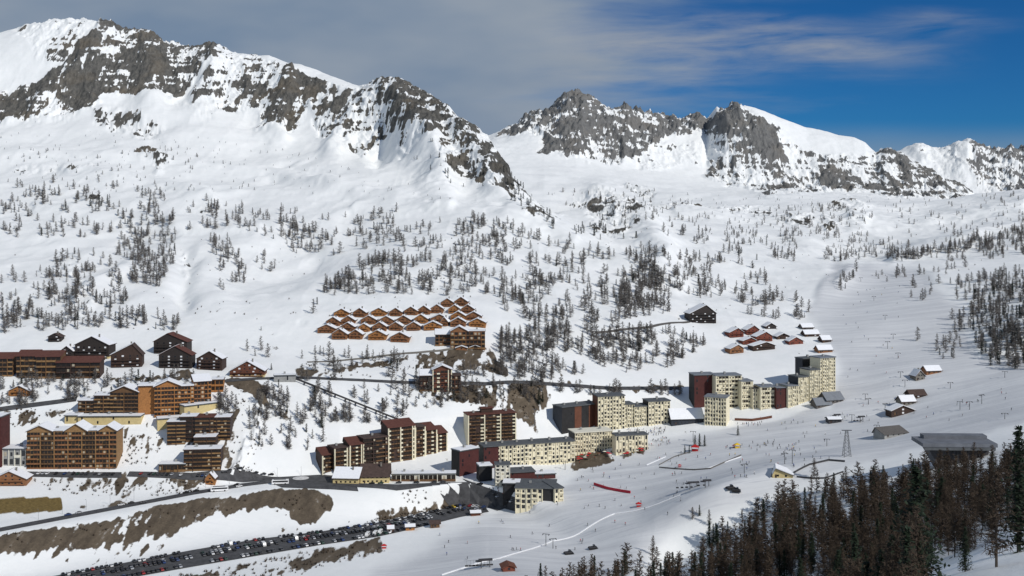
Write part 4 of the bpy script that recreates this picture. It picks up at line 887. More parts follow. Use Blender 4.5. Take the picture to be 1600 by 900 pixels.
for si, (poly, n, cl, where) in enumerate(ladders):
    for (x, y) in poly_points(poly, int(n*(1.35 if si < 14 else 1.1)), q, cl, si):
        if occluded(x, y): continue
        g_ = gpx(x, y); far_ = g_.y > 1750
        con = q.random() < (.10 if 'dark wood' not in where else .35)
        if 'high snowfield' in where or 'basin' in where: con = q.random() < .35
        hh = q.triangular(5, 17, 9) if not far_ else q.uniform(5, 11.5)
        if g_.y < 1000: hh = min(hh, 13)
        if 'dark wood' in where: hh = q.uniform(11, 17)
        if 'high snowfield' in where: hh = q.uniform(4, 8)
        if con: hh *= .7
        TR.append(('con' if con else 'lar', g_, hh, where))
for (x, y) in poly_points([(785,262),(812,288),(870,345),(900,360),(960,330),(1000,372),(940,375),(860,358),(800,318)], 75, q):
    g_ = gpx(x, y); TR.append(('con', g_, q.uniform(6, 11), 'the rocky spur'))
for (x, y) in poly_points([(640,200),(760,240),(790,300),(700,290),(640,250)], 30, q):
    g_ = gpx(x, y); TR.append(('con', g_, q.uniform(5, 9), 'the rocky spur'))
for (x, y) in poly_points([(0,185),(150,200),(420,225),(700,300),(700,325),(400,300),(0,300)], 190, q, .3, 5, 40): TR.append(('con', gpx(x, y), q.uniform(1.6, 4.5), 'the high snowfield under the left cliffs'))
for (x, y) in poly_points([(860,330),(1000,300),(1400,312),(1600,305),(1600,345),(1000,350)], 150, q, .3, 6, 40): TR.append(('con', gpx(x, y), q.uniform(2, 6), 'the far basin below the right peaks'))
for (k_, x, y, hh) in specials: TR.append((k_, gpx(x, y), hh, 'special'))
# near forest on the foreground slope
NF = []
for (x, y) in poly_points([(1010,935),(1060,885),(1120,842),(1180,812),(1250,772),(1330,762),(1400,752),(1500,738),(1650,715),(1650,842),(1560,850),(1490,872),(1440,905),(1430,1010),(1020,1010)], 980, q):
    g_ = gpx(x, y, 120); NF.append((x, y, g_))
for (x, y) in poly_points([(820,912),(1030,885),(1050,960),(820,960)], 85, q): NF.append((x, y, gpx(x, y, 120)))
for (x, y, g_) in NF:
    if 1225 < x < 1360 and y < 800 and q.random() < .35: continue
    if float(vnoise(np.array([x/40.]), np.array([y/24.]), 333)[0]) < .3 and y > 830: continue
    con = q.random() < (.10 if y < 800 else .24)
    s = q.triangular(9, 19, 13) if g_.y > 380 else q.uniform(8, 15)
    if y > 900: s = min(s, 14)
    TR.append(('con' if con else 'lar', g_, s*(.85 if con else .95), 'forest'))
for (x, y, hh, k_) in [(1557, 886, 14.5, 'lar'), (1508, 893, 7, 'con'), (1335, 960, 21, 'con'), (1432, 935, 19, 'con'), (1250, 960, 17, 'con'), (1592, 862, 21, 'con'), (1480, 862, 15, 'lar'), (1218, 905, 9, 'con'), (1310, 930, 14, 'con')]:
    TR.append((k_, gpx(x, y, 120), hh, 'front'))
def psize(t): return t[2]*F/t[1].y
def put_tree(t):
    k_, p, hh, where = t; nearp = p.y < 800 and (where in ('forest', 'front', 'special')) or where == 'special'
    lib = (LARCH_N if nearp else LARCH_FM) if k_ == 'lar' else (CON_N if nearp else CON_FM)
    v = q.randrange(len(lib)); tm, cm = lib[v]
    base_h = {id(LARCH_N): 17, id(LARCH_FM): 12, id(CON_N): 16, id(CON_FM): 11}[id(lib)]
    s = hh/base_h
    if where == 'forest': lab = ('bare brown larch standing in the foreground forest' if k_ == 'lar' else 'dark green conifer standing in the foreground forest')
    elif where == 'front' or where == 'special': lab = None
    else: lab = ('bare grey larch on ' if k_ == 'lar' else 'dark conifer on ')+where
    o = root('larch_tree' if k_ == 'lar' else 'conifer_tree', (p.x, p.y, gz(p.x, p.y)-.1), q.random()*6.28, lab, 'larch tree' if k_ == 'lar' else 'conifer tree', lab and ('trees of '+(where if where != 'forest' else 'the foreground forest')))
    o.scale = (s*q.uniform(.9, 1.15), s*q.uniform(.9, 1.15), s)
    ob('trunk', tm, o); ob('crown', cm, o)
    return o
def special_label(o, i):
    L_ = ['dense dark conifer standing alone left of the brown slope side apartments', 'left conifer of the trio behind the red piste stand', 'middle conifer of the trio behind the red piste stand', 'right conifer of the trio behind the red piste stand', 'left of two small conifers by the dark snow pit', 'right of two small conifers by the dark snow pit', 'small conifer in front of the cream piste tower',
      'round dark bush on the snow terrace left of the chalet village', 'small dark conifer on the open slope beside the larch patch', 'taller dark conifer left of the red brown hillside house', 'shorter dark conifer left of the red brown hillside house', 'tall dark conifer right of the earth slip', 'smaller dark conifer beside the tall one at the earth slip', 'dark conifer beside the wide brown chalet',
      'dark bushy conifer on the bright snow bank', 'thin small larch left on the bright snow bank', 'tall thin larch right on the bright snow bank', 'wide bare tree at the foot of the bright snow bank', 'leftmost dark conifer of the row on the left terrace', 'second dark conifer of the row on the left terrace', 'third dark conifer of the row on the left terrace', 'right dark conifer of the row on the left terrace',
      'tall thin larch right of the small pavilion', 'tall thin larch below the lattice pylon']
    tag(o, L_[i])
fl = ['tall bare larch with a long trunk on the sunlit snow at the lower right', 'small dark conifer at the edge of the lower right snow', 'broad dark conifer at the bottom of the foreground forest', 'dark conifer left of the small one at the lower right snow', 'dark conifer at the lower left of the foreground forest', 'tall dark conifer at the right edge of the forest', 'slender larch standing at the upper edge of the lower right snow', 'small conifer low in the left part of the foreground forest', 'mid sized conifer beside the broad bottom conifer']
sp_i = 0; fr_i = 0; rest = {'lar': [], 'con': []}
normal = []
for t in TR:
    if t[3] == 'special': special_label(put_tree(t), sp_i); sp_i += 1
    elif t[3] == 'front': tag(put_tree(t), fl[fr_i]); fr_i += 1
    else: normal.append(t)
for k_ in ('lar', 'con'):
    ts = sorted([t for t in normal if t[0] == k_], key=lambda t: -psize(t))
    for t in ts[:295]: put_tree(t)
    rest[k_] = ts[290:]
def scatter(name, items, lib, base_h, mat, label, cat):
    arrs = []; off = 0; V = []; LP = []; TT = []
    for tr_, cr in lib:
        v = np.array(tr_.v+cr.v); n1 = len(tr_.v)
        f = [tuple(x) for x in tr_.f]+[tuple(i+n1 for i in x) for x in cr.f]
        arrs.append((v, np.array([i for x in f for i in x], np.int64), np.array([len(x) for x in f], np.int32)))
    for t in items:
        v, lo, to = arrs[q.randrange(len(arrs))]; s = t[2]/base_h; a = q.random()*6.28
        wd = q.uniform(.8, 1.2); ca, sa = math.cos(a)*s*wd, math.sin(a)*s*wd
        p = t[1]; z = gz(p.x, p.y)-.1
        V.append(np.stack([v[:, 0]*ca-v[:, 1]*sa+p.x, v[:, 0]*sa+v[:, 1]*ca+p.y, v[:, 2]*s+z], 1))
        LP.append(lo+off); TT.append(to); off += len(v)
    if not V: return
    me = bpy.data.meshes.new(name); V = np.concatenate(V).astype(np.float32); loops = np.concatenate(LP).astype(np.int32); tot = np.concatenate(TT)
    me.vertices.add(len(V)); me.vertices.foreach_set('co', V.ravel())
    me.loops.add(len(loops)); me.loops.foreach_set('vertex_index', loops)
    me.polygons.add(len(tot)); me.polygons.foreach_set('loop_start', np.concatenate([[0], np.cumsum(tot)[:-1]]).astype(np.int32)); me.polygons.foreach_set('loop_total', tot)
    me.update(calc_edges=True); me.materials.append(M[mat]); o = bpy.data.objects.new(name, me); COL.objects.link(o)
    tag(o, label, cat, kind='stuff'); return o
scatter('foreground_larches', [t for t in rest['lar'] if t[3] == 'forest'], LARCH_F, 12, 'twig', 'bare brown larches filling the foreground forest', 'larch woods')
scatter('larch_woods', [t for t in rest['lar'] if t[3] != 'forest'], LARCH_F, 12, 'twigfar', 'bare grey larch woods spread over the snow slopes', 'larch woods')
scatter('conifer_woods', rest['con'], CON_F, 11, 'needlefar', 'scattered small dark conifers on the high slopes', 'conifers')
# scrub on the banks
def bush(seed):
    qq = random.Random(seed); mb = MB()
    for i in range(26):
        a = qq.random()*6.28; d = Vector((math.cos(a)*qq.random(), math.sin(a)*qq.random(), qq.uniform(.5, 1.3))); L = qq.uniform(.7, 1.5)
        s = d.cross(Vector((0, 0, 1))).normalized()*.10
        mb.poly([-s, s, d.normalized()*L])
    return MB(), mb
SB = []
for poly, n in [([(0,838),(300,785),(500,765),(520,800),(300,818),(0,860)],60), ([(240,905),(600,842),(600,862),(430,905)],160), ([(40,750),(330,750),(300,775),(100,775)],130), ([(640,598),(860,598),(840,660),(700,630)],220), ([(470,570),(760,548),(780,580),(470,595)],130), ([(0,640),(120,638),(60,668),(0,668)],60), ([(560,818),(735,780),(720,790),(600,815)],70), ([(185,680),(260,685),(240,725),(190,730)],50), ([(370,600),(430,610),(400,740),(360,740)],70), ([(620,765),(730,765),(740,780),(640,790)],20), ([(0,400),(1100,300),(1600,330),(1600,420),(1100,500),(0,520)],260)]:
    for (x, y) in poly_points(poly, n, q, .35, 77): g_ = gpx(x, y); SB.append(('s', g_, q.uniform(1.0, 2.2), ''))
scatter('scrub', SB, [bush(i) for i in range(4)], 1.2, 'shrub', 'low brown leafless scrub on the earth banks', 'scrub')

# ------------------------------------------------------------------ cars
CARC = [('white', (.75,.75,.75)), ('black', (.012,.012,.014)), ('dark grey', (.05,.05,.055)), ('silver', (.42,.43,.45)), ('blue', (.03,.06,.17)), ('red', (.33,.02,.02)), ('dark green', (.02,.06,.04)), ('yellow', (.6,.42,.05))]
def carmesh(cname, c_, kind='car'):
    pm = simple('car_paint_'+cname.replace(' ', '_'), c_, .3, .05, .3, 0, .6)
    mb = MB(); L, w, hh = (4.3, 1.72, 1.45) if kind == 'car' else (5.6, 2.0, 2.4)
    if kind == 'car':
        lo = [(-L/2,.3),(-L/2,.72),(-L/2+.15,.86),(-.95,.95),(1.35,.97),(L/2-.1,.9),(L/2,.6),(L/2,.3)]
        mb.extr([(p, z) for p, z in lo][::-1], -w/2, w/2, 'y', pm)
        gl = [(-1.0,.951),(-.35,1.36),(1.0,1.38),(1.55,.971)]
        mb.extr(gl[::-1], -w/2+.12, w/2-.12, 'y', 'glass')
        mb.box(-.4, 1.02, -w/2+.14, w/2-.14, 1.381, 1.44, pm)
    else:
        mb.extr([(-L/2,.35),(L/2,.35),(L/2,2.3),(-L/2+1.1,2.35),(-L/2+.5,1.35),(-L/2,1.2)], -w/2, w/2, 'y', pm)
        mb.box(-L/2+1.2, L/2-.3, -w/2-.01, w/2+.01, 1.4, 1.95, 'glass')
    for sx in (-L*.3, L*.3):
        for sy in (-w/2+.05, w/2-.05):
            mb.rod((sx, sy-.1, .32), (sx, sy+.1, .32), .32, n=10, mat='rubber')
    return mb.mesh('car' if kind == 'car' else 'van')
CM = {n: carmesh(n, c_) for n, c_ in CARC}; VM = carmesh('white_van', (.75,.75,.74), 'van')
cars = 0
def car(p, ang, where, cn=None, van=False):
    global cars
    cn = cn or q.choices([c_[0] for c_ in CARC], [12, 30, 28, 12, 9, 5, 4, .4])[0]
    o = ob('parked_van' if van else 'parked_car', VM if van else CM[cn], None, (p.x, p.y, p.z)); o.rotation_euler = (0, 0, ang)
    tag(o, ('white van' if van else cn+' car')+' '+where, 'van' if van else 'car', 'vehicles '+where); cars += 1; return o
def lerp_line(pl, t):
    s = t*(len(pl)-1); i = min(int(s), len(pl)-2); f = s-i
    return pl[i][0]*(1-f)+pl[i+1][0]*f, pl[i][1]*(1-f)+pl[i+1][1]*f
# rows follow the lot: distance along the far edge in metres
for ri, fr in enumerate([.07, .36, .48, .9]):
    pts = []
    for i in range(400):
        t = i/399; a = gpx(*lerp_line(LN, t)); b_ = gpx(*lerp_line(LF, t)); pts.append(b_.lerp(a, fr))
    acc = 0; nxt = 0
    for a, b_ in zip(pts[:-1], pts[1:]):
        seg = (b_-a).length
        if seg < 1e-4: continue
        while nxt <= acc+seg:
            p = a.lerp(b_, (nxt-acc)/seg); d = b_-a; an = math.atan2(d.y, d.x)
            xx = 800+F*p.x/p.y
            if xx > 90 and q.random() < (.72 if 330 < xx < 640 or xx < 300 else .55) and cars < 285:
                sect = 'left part' if xx < 330 else ('middle part' if xx < 560 else 'right part')
                rown = ['far', 'second', 'third', 'near'][ri]
                z = gz(p.x, p.y)+.26
                van = q.random() < .012
                car(Vector((p.x, p.y, z)), an+math.pi/2+q.uniform(-.05, .05)+(math.pi if q.random() < .5 else 0), 'in the %s of the %s row in the lower car park' % (sect, rown), van=van)
            nxt += 2.75
        acc += seg
def cars_line(pts, prob, where, along=True, spacing=6.2, off=0, lift=.3):
    for a, b_ in zip(pts[:-1], pts[1:]):
        A, B = gpx(*a), gpx(*b_); L = (B-A).length; an = math.atan2(B.y-A.y, B.x-A.x)
        for i in range(int(L/spacing)):
            if q.random() > prob: continue
            p = A.lerp(B, (i+.5)/max(1, int(L/spacing))); nv = Vector((-math.sin(an), math.cos(an), 0))*off; p = p+nv
            car(Vector((p.x, p.y, gz(p.x, p.y)+lift)), an if along else an+math.pi/2, where)
cars_line([(100,809),(200,790),(300,771),(380,759)], .5, 'parked along the road above the brown bank', off=3)
cars_line([(100,809),(200,790),(300,771),(380,759)], .22, 'driving on the road above the brown bank', off=-2)
cars_line([(210,741),(300,744),(340,746)], .8, 'parked below the dark brown cluster', along=False, spacing=3.0)
cars_line([(345,744),(430,747)], .6, 'parked at the roadside left of the roundabout', spacing=5.5, off=2)
cars_line([(50,741),(180,742)], .6, 'parked in front of the gabled brown block', along=False, spacing=3.0)
cars_line([(560,760),(700,758)], .6, 'parked in front of the low shops', off=4.5)
cars_line([(730,764),(765,783)], .5, 'parked by the hairpin road', off=3)
cars_line([(640,752),(710,752)], .3, 'parked beside the low arcade', off=3)
cars_line([(770,770),(802,785)], .8, 'parked in the courtyard beside the small cream block', along=False, spacing=3.2, lift=.38)
# buses
def bus(px, py, rot, label, c_='white', L=12):
    g_ = gpx(px, py); r = root('coach', (g_.x, g_.y, gz(g_.x, g_.y)+.3), R(rot), label, 'coach', 'coaches on the road')
    mb = MB(); mb.extr([(-L/2,.4),(L/2,.4),(L/2,3.0),(L/2-.3,3.3),(-L/2+.2,3.3),(-L/2,3.1)], -1.25, 1.25, 'y'); mb.build('body', c_, r)
    for s in (-1, 1):
        mb = MB(); mb.box(-L/2+.6, L/2-.5, s*1.26-.01, s*1.26+.01, 1.6, 2.7); mb.build('window', 'glass', r)
    mb = MB(); mb.box(-L/2-.02, -L/2-.005, -1.1, 1.1, 1.3, 2.9); mb.build('windscreen', 'glass', r)
    for sx in (-L*.32, L*.3):
        for sy in (-1.1, 1.1):
            mb = MB(); mb.rod((sx, sy-.18, .5), (sx, sy+.18, .5), .5, n=12); mb.build('wheel', 'rubber', r)
    mb = MB(); mb.box(-L/2+1.5, L/2-2, -.9, .9, 3.303, 3.5); mb.build('roof_unit', 'steel', r)
bus(343, 768, 14, 'left white coach on the road above the brown bank'); bus(438, 757, 8, 'right white coach with dark windows near the roundabout')
for i, (x, y) in enumerate([(574, 838), (586, 836), (594, 834)]):
    car(gpx(x, y)+Vector((0, 0, .3)), 1.4, 'among the three campers near the sheds', van=True)

# ------------------------------------------------------------------ people
def make_person(pose):
    J = dict(pel=(0,0,.92), sp=(0,-.02,1.15), ch=(0,-.02,1.36), nk=(0,0,1.50), hd=(0,-.02,1.62), ht=(0,-.02,1.74))
    if pose == 0: L_ = [(.10,0,.86), (.12,-.04,.48), (.13,.02,.08), (.14,-.14,.05)]; A_ = [(.20,0,1.40), (.28,-.02,1.14), (.30,-.14,.92)]
    elif pose == 1: L_ = [(.10,.04,.84), (.16,-.16,.52), (.16,.02,.10), (.17,-.14,.06)]; A_ = [(.20,-.02,1.34), (.34,-.10,1.12), (.38,-.34,1.08)]
    else: L_ = [(.10,0,.86), (.13,-.12,.50), (.10,.10,.12), (.11,-.05,.06)]; A_ = [(.20,0,1.38), (.32,.08,1.16), (.36,-.1,1.0)]
    vs = [J['pel'], J['sp'], J['ch'], J['nk'], J['hd'], J['ht']]; rs = [.15, .15, .17, .07, .10, .07]; es = [(0,1),(1,2),(2,3),(3,4),(4,5)]
    for s in (-1, 1):
        b0 = len(vs)
        for i, p in enumerate(L_): vs.append((p[0]*s, p[1]*(1 if pose != 2 or s > 0 else -1), p[2])); rs.append([.11,.08,.06,.06][i])
        es += [(0,b0),(b0,b0+1),(b0+1,b0+2),(b0+2,b0+3)]
        b0 = len(vs)
        for i, p in enumerate(A_): vs.append((p[0]*s, p[1], p[2])); rs.append([.075,.055,.045][i])
        es += [(2,b0),(b0,b0+1),(b0+1,b0+2)]
    me = bpy.data.meshes.new('figure'); me.from_pydata(vs, es, []); o = bpy.data.objects.new('figure', me); COL.objects.link(o)
    md = o.modifiers.new('s', 'SKIN')
    for i, v in enumerate(me.skin_vertices[0].data): v.radius = (rs[i], rs[i]*.85); v.use_root = (i == 0)
    o.modifiers.new('u', 'SUBSURF').levels = 1
    dg = bpy.context.evaluated_depsgraph_get(); e = bpy.data.meshes.new_from_object(o.evaluated_get(dg)); bpy.data.objects.remove(o)
    return e
figs = [make_person(i) for i in range(3)]
JC = [('dark', 'dark'), ('red', 'red'), ('blue', 'blue'), ('black', 'darksteel'), ('yellow', 'yellow'), ('white', 'white'), ('green', 'green')]
PM = {}
for fi, f in enumerate(figs):
    for (cn, mt) in JC:
        e = f.copy(); e.name = 'person_body'; e.materials.clear()
        for x in (mt, 'dark', 'skin', 'darksteel'): e.materials.append(M[x])
        for p in e.polygons:
            z = p.center.z; p.material_index = 0 if (.9 < z < 1.5) else (1 if z <= .9 else (2 if (z < 1.66 and p.center.y < -.03) else 3)); p.use_smooth = True
        PM[(fi, cn)] = e
mb = MB(); mb.box(-.05, .05, -.95, .75, .0, .03); mb.extr([(-.95,0),(-1.08,.12),(-1.06,.14),(-.93,.03)], -.05, .05, 'x'); SKI = mb.mesh('ski', 'dark')
def person(px, py, where, ski=True, sc=1.12):
    g_ = gpx(px, py); cn = q.choices([c_[0] for c_ in JC], [30, 10, 14, 25, 4, 5, 6])[0]; fi = q.randrange(3) if ski else 0
    o = ob('person', PM[(fi, cn)], None, (g_.x, g_.y, gz(g_.x, g_.y)+.03)); o.rotation_euler = (0, 0, q.random()*6.28); o.scale = (sc,)*3
    tag(o, '%s in %s jacket %s' % ('skier' if ski else 'person', cn, where), 'person', 'people '+where)
    if ski:
        for s in (-1, 1): ob('ski', SKI, o, (s*.14, 0, 0))
for (poly, n, w, sk) in [([(880,745),(1000,715),(1180,690),(1300,668),(1310,720),(1100,760),(960,770),(900,770)], 70, 'on the piste in front of the cream apartments', True), ([(650,830),(800,810),(900,780),(1060,770),(1100,800),(900,860),(700,890)], 34, 'on the lower piste near the small cream block', True),
   ([(1150,655),(1300,650),(1420,600),(1400,680),(1200,680)], 24, 'on the snow below the long cream row', True), ([(1330,430),(1400,430),(1420,580),(1320,600),(1310,500)], 20, 'on the long piste above the resort', True), ([(1400,650),(1580,600),(1590,640),(1440,665)], 14, 'on the right hand piste', True),
   ([(978,672),(1040,668),(1038,680),(985,683)], 45, 'in the crowd on the terrace by the cream row', False), ([(1010,690),(1045,682),(1048,695),(1015,700)], 20, 'in the crowd beside the low pillared block', False), ([(1150,662),(1205,660),(1200,666),(1150,667)], 10, 'on the terrace right of the cream piste tower', False),
   ([(880,705),(1000,705),(1005,712),(880,728)], 25, 'on the terraces below the cream blocks', False), ([(1170,690),(1250,690),(1250,705),(1170,705)], 22, 'in the ski school group beside the yellow stand', True), ([(740,755),(790,765),(790,780),(750,775)], 10, 'walking by the hairpin road', False)]:
    for (x, y) in poly_points(poly, int(n*1.35), q): person(x, y, w, sk)

# ------------------------------------------------------------------ lifts, fences, stands
def pylon(px, py, hh, label, kind='t', rot=0):
    g_ = gpx(px, py); r = root('lift_pylon', (g_.x, g_.y, gz(g_.x, g_.y)), R(rot), label, 'lift pylon', 'ski lift pylons')
    mb = MB(); mb.rod((0,0,-1), (0,0,hh), .28, .18, 8); mb.build('mast', 'steel', r)
    mb = MB(); mb.box(-2.2, 2.2, -.15, .15, hh, hh+.3); mb.build('crossarm', 'steel', r)
    for s in (-1, 1):
        mb = MB(); mb.box(s*2-.12, s*2+.12, -1.2, 1.2, hh-.25, hh-.05)
        for k in range(4): mb.rod((s*2-.1, -1+k*.65, hh-.35), (s*2+.1, -1+k*.65, hh-.35), .2, n=8)
        mb.build('sheave_train', 'darksteel', r)
    return r
PY = [(1083,690,8,'lift pylon with wide head behind the red piste stand'),(1163,740,6,'lone lift pylon in the middle of the snow'),(1226,725,7,'left of the two pylons above the small pavilion'),(1238,725,9,'right of the two pylons above the small pavilion'),(1292,697,5,'thin pylon left of the lattice pylon'),
      (1414,605,6,'pylon left of the right hut group'),(1383,642,6,'pylon below the right hut group'),(1500,640,6,'left pylon of the pair on the right piste'),(1515,640,6,'right pylon of the pair on the right piste'),(1534,631,7,'leaning pylon higher on the right piste'),(1570,655,4,'short pylon near the forest edge'),
      (1352,625,5,'pylon right of the two pitched hut'),(1357,632,5,'second pylon right of the two pitched hut'),(1331,658,5,'pylon beside the dark lift station hut'),(1370,675,5,'pylon at the sloping lift station'),(853,852,7,'left pylon above the tree line at the bottom centre'),(864,857,6,'right pylon above the tree line at the bottom centre'),
      (883,734,6,'thin post behind the small cream block'),(835,666,14,'tall thin mast between the brown tower and the dark slab'),(1570,590,5,'pylon on the far right snow'),(1485,607,5,'pylon above the pair on the right piste'),(1387,545,7,'pylon on the long piste')]
for (x, y, hh, lb) in PY: pylon(x, y, hh, lb, rot=q.uniform(-30, 30))
for i in range(6):
    t = i/5; pylon(1345+60*t+15*math.sin(t*3), 440+150*t, 5, 'drag lift pylon in the line up the long piste')
# lattice pylon
g_ = gpx(1323, 713); r = root('lattice_pylon', (g_.x, g_.y, g_.z), 0, 'tall grey lattice pylon above the foreground larches', 'pylon'); Hh = 40*g_.y/F
for sx in (-1, 1):
    for sy in (-1, 1): mb = MB(); mb.rod((sx*2.4, sy*2.4, -1), (sx*.7, sy*.7, Hh), .16, .12, 5); mb.build('leg', 'steel', r)
mb = MB()
for k in range(7):
    z0 = Hh*k/7; z1 = Hh*(k+1)/7; w0 = 2.4-1.7*k/7; w1 = 2.4-1.7*(k+1)/7
    for s in (-1, 1):
        mb.rod((-w0, s*w0, z0), (w1, s*w1, z1), .08, n=4); mb.rod((w0, s*w0, z0), (-w1, s*w1, z1), .08, n=4); mb.rod((s*w0, -w0, z0), (s*w1, w1, z1), .08, n=4); mb.rod((s*w0, w0, z0), (s*w1, -w1, z1), .08, n=4)
mb.build('bracing', 'steel', r)
mb = MB(); mb.box(-3.2, 3.2, -.5, .5, Hh, Hh+.5); mb.build('crossarm', 'steel', r)
def chairs(px, py, n, label, w=8, col='darksteel'):
    g_ = gpx(px, py); r = root('lift_terminal', (g_.x, g_.y, gz(g_.x, g_.y)), R(10), label, 'lift terminal')
    mb = MB(); mb.rod((0,0,-1), (0,0,4.2), .3, .25, 8); mb.rod((w*.6,0,-1), (w*.6,0,4.2), .3, .25, 8); mb.build('mast', 'steel', r)
    mb = MB(); mb.box(-1.5, w*.6+1.5, -.8, .8, 4.2, 5.2); mb.build('drive_housing', col, r)
    mb = MB(); mb.rod((-1.5,0,4.0), (-1.5,0,4.18), 1.9, n=16); mb.build('bull_wheel', 'darksteel', r)
    for i in range(n):
        x = -w+i*w*2/n; mb = MB(); mb.rod((x,1.8,4.1), (x,1.8,1.6), .06, n=4); mb.box(x-.9, x+.9, 1.5, 2.0, .8, .95); mb.box(x-.9, x+.9, 2.0, 2.1, .95, 1.6); mb.rod((x-.9,1.8,.9), (x-.9,1.8,1.7), .05, n=4); mb.rod((x+.9,1.8,.9), (x+.9,1.8,1.7), .05, n=4)
        mb.build('chair', 'darksteel', r)
    mb = MB(); mb.rod((-w*1.2,1.8,4.15), (w*1.3,1.8,4.15), .05, n=4); mb.build('cable', 'darksteel', r)
chairs(1078, 765, 5, 'chairlift terminal in the middle of the lower piste'); chairs(1102, 762, 2, 'smaller chairlift terminal right of the middle one', 4); chairs(752, 888, 8, 'dark chairlift terminal with parked chairs at the bottom', 8)
chairs(1306, 657, 3, 'small lift terminal beside the dark lift station hut', 4); chairs(1344, 660, 3, 'small lift terminal right of the dark lift station hut', 4)
chalet('small red lift hut at the bottom edge beside the parked chairs', 785, 806, 893, 10, 10, 7, wall='redwood', roof='redbrown', snow=0, eave=.6, nw=2, balc=0, chim=False, name='lift_hut', cat='hut')
def netf(name, pts, hgt, mat, label, cat, post=5, th=.06):
    w = [gpx(*p) for p in pts]; r = root(name, (w[0].x, w[0].y, w[0].z), 0, label, cat); mb = MB(); o = w[0]; ps = []
    for a, b_ in zip(w[:-1], w[1:]):
        n = max(1, int((b_-a).length/4))
        for i in range(n): p = a.lerp(b_, i/n); ps.append(Vector((p.x, p.y, gz(p.x, p.y))))
    ps.append(w[-1])
    for a, b_ in zip(ps[:-1], ps[1:]):
        d = (b_-a).normalized(); s = Vector((-d.y, d.x, 0))*th; u = Vector((0, 0, hgt)); lo = Vector((0, 0, .12)); a2, b2 = a-o, b_-o
        mb.solid([a2-s+lo, b2-s+lo, b2+s+lo, a2+s+lo, a2-s+u, b2-s+u, b2+s+u, a2+s+u], [(0,3,2,1), (4,5,6,7), (0,1,5,4), (1,2,6,5), (2,3,7,6), (3,0,4,7)])
    mb.build('net' if mat != 'snow' else 'bank', mat, r)
    if mat != 'snow':
        pm = boxmesh('post', .12, .12, hgt+.5, 'darksteel')
        for p in ps[::2][:100]: ob('post', pm, r, p-o+Vector((0, .06, -.2)))
netf('safety_net', [(928,758),(950,765),(985,771)], 1.9, 'rednet', 'long red safety net lying across the piste', 'safety net', th=.25)
netf('rink_fence', [(1030,731),(1085,735),(1110,733),(1158,712)], 1.0, 'greywood', 'low fence round the flat snow arena', 'fence')
netf('rink_fence', [(1030,727),(1054,714),(1075,708)], .8, 'greywood', 'short fence at the back left of the snow arena', 'fence')
netf('barrier', [(1240,740),(1265,727),(1295,720),(1320,722)], 1.2, 'darksteel', 'dark barrier curving from the pavilion to the lattice pylon', 'barrier', th=.2)
netf('barrier', [(1245,746),(1290,748),(1318,738)], 1.0, 'darksteel', 'dark lower barrier right of the pavilion', 'barrier', th=.15)
netf('terrace_fence', [(1148,657),(1175,658),(1206,653)], 2.0, 'redbrown', 'brown terrace fence right of the cream piste tower', 'fence', th=.4)
for pts, lb in [([(690,899),(780,873),(862,846),(960,803),(1065,773)], 'long bright snow berm crossing the lower piste'), ([(1104,733),(1158,714)], 'bright snow berm on the right side of the snow arena'), ([(1010,727),(1040,714)], 'bright snow berm at the left of the snow arena')]:
    netf('snow_berm', pts, .55, 'snow', lb, 'snow berm', th=.5)
# piste furniture
def stand(px, py, c_, label, s=1.0):
    g_ = gpx(px, py); r = root('piste_stand', (g_.x, g_.y, gz(g_.x, g_.y)), R(q.uniform(-20, 20)), label, 'stand'); r.scale = (s,)*3
    for x in (-1.6, 1.6):
        for y in (-1.2, 1.2): ob('pole', boxmesh('pole', .1, .1, 2.2, 'steel'), r, (x, y, -.1))
    mb = MB(); mb.solid([(-2,-1.5,2.1),(2,-1.5,2.1),(2,1.5,2.1),(-2,1.5,2.1),(0,0,3.4)], [(0,1,4),(1,2,4),(2,3,4),(3,0,4),(3,2,1,0)]); mb.build('canopy', c_, r)
    mb = MB(); mb.box(-1.4, 1.4, -.4, .4, 0, 1.0); mb.build('counter', c_, r)
stand(1086, 705, 'red', 'red canopied stand beside the small conifers', 1.6); stand(1152, 700, 'yellow', 'yellow inflatable like stand on the piste', 1.2); stand(998, 792, 'red', 'small red marker stand on the lower piste'); stand(1062, 730, 'red', 'tiny red marker stand inside the snow arena', .7)
stand(600, 857, 'red', 'tiny red stand at the piste edge below the car park', .9); stand(1147, 699, 'red', 'small red stand left of the yellow one', .7)
def groomer(px, py, rot, label):
    g_ = gpx(px, py); r = root('snow_groomer', (g_.x, g_.y, gz(g_.x, g_.y)+.02), R(rot), label, 'snow groomer', 'snow groomers parked on the piste')
    mb = MB(); mb.extr([(-2.4,.9),(2.2,.9),(2.4,1.5),(.3,1.6),(-2.4,1.5)], -1.2, 1.2, 'y'); mb.build('body', 'darksteel', r)
    mb = MB(); mb.extr([(.2,1.6),(1.9,1.55),(1.4,2.7),(.2,2.7)], -1.0, 1.0, 'y'); mb.build('cab', 'glass', r)
    for s in (-1, 1): mb = MB(); mb.extr([(-2.3,.1),(2.0,.1),(2.5,.5),(2.1,.9),(-2.3,.9),(-2.7,.5)], s*1.6-.5, s*1.6+.5, 'y'); mb.build('track', 'rubber', r)
    mb = MB(); mb.extr([(2.8,0),(3.1,.1),(2.9,1.2),(2.7,1.2)], -2.3, 2.3, 'y'); mb.build('blade', 'steel', r)
for (x, y, ro, lb) in [(1141,764,20,'left snow groomer below the chairlift terminals'),(1150,768,-10,'right snow groomer below the chairlift terminals'),(888,866,15,'left snow groomer above the bottom larches'),(926,858,10,'right snow groomer above the bottom larches')]: groomer(x, y, ro, lb)
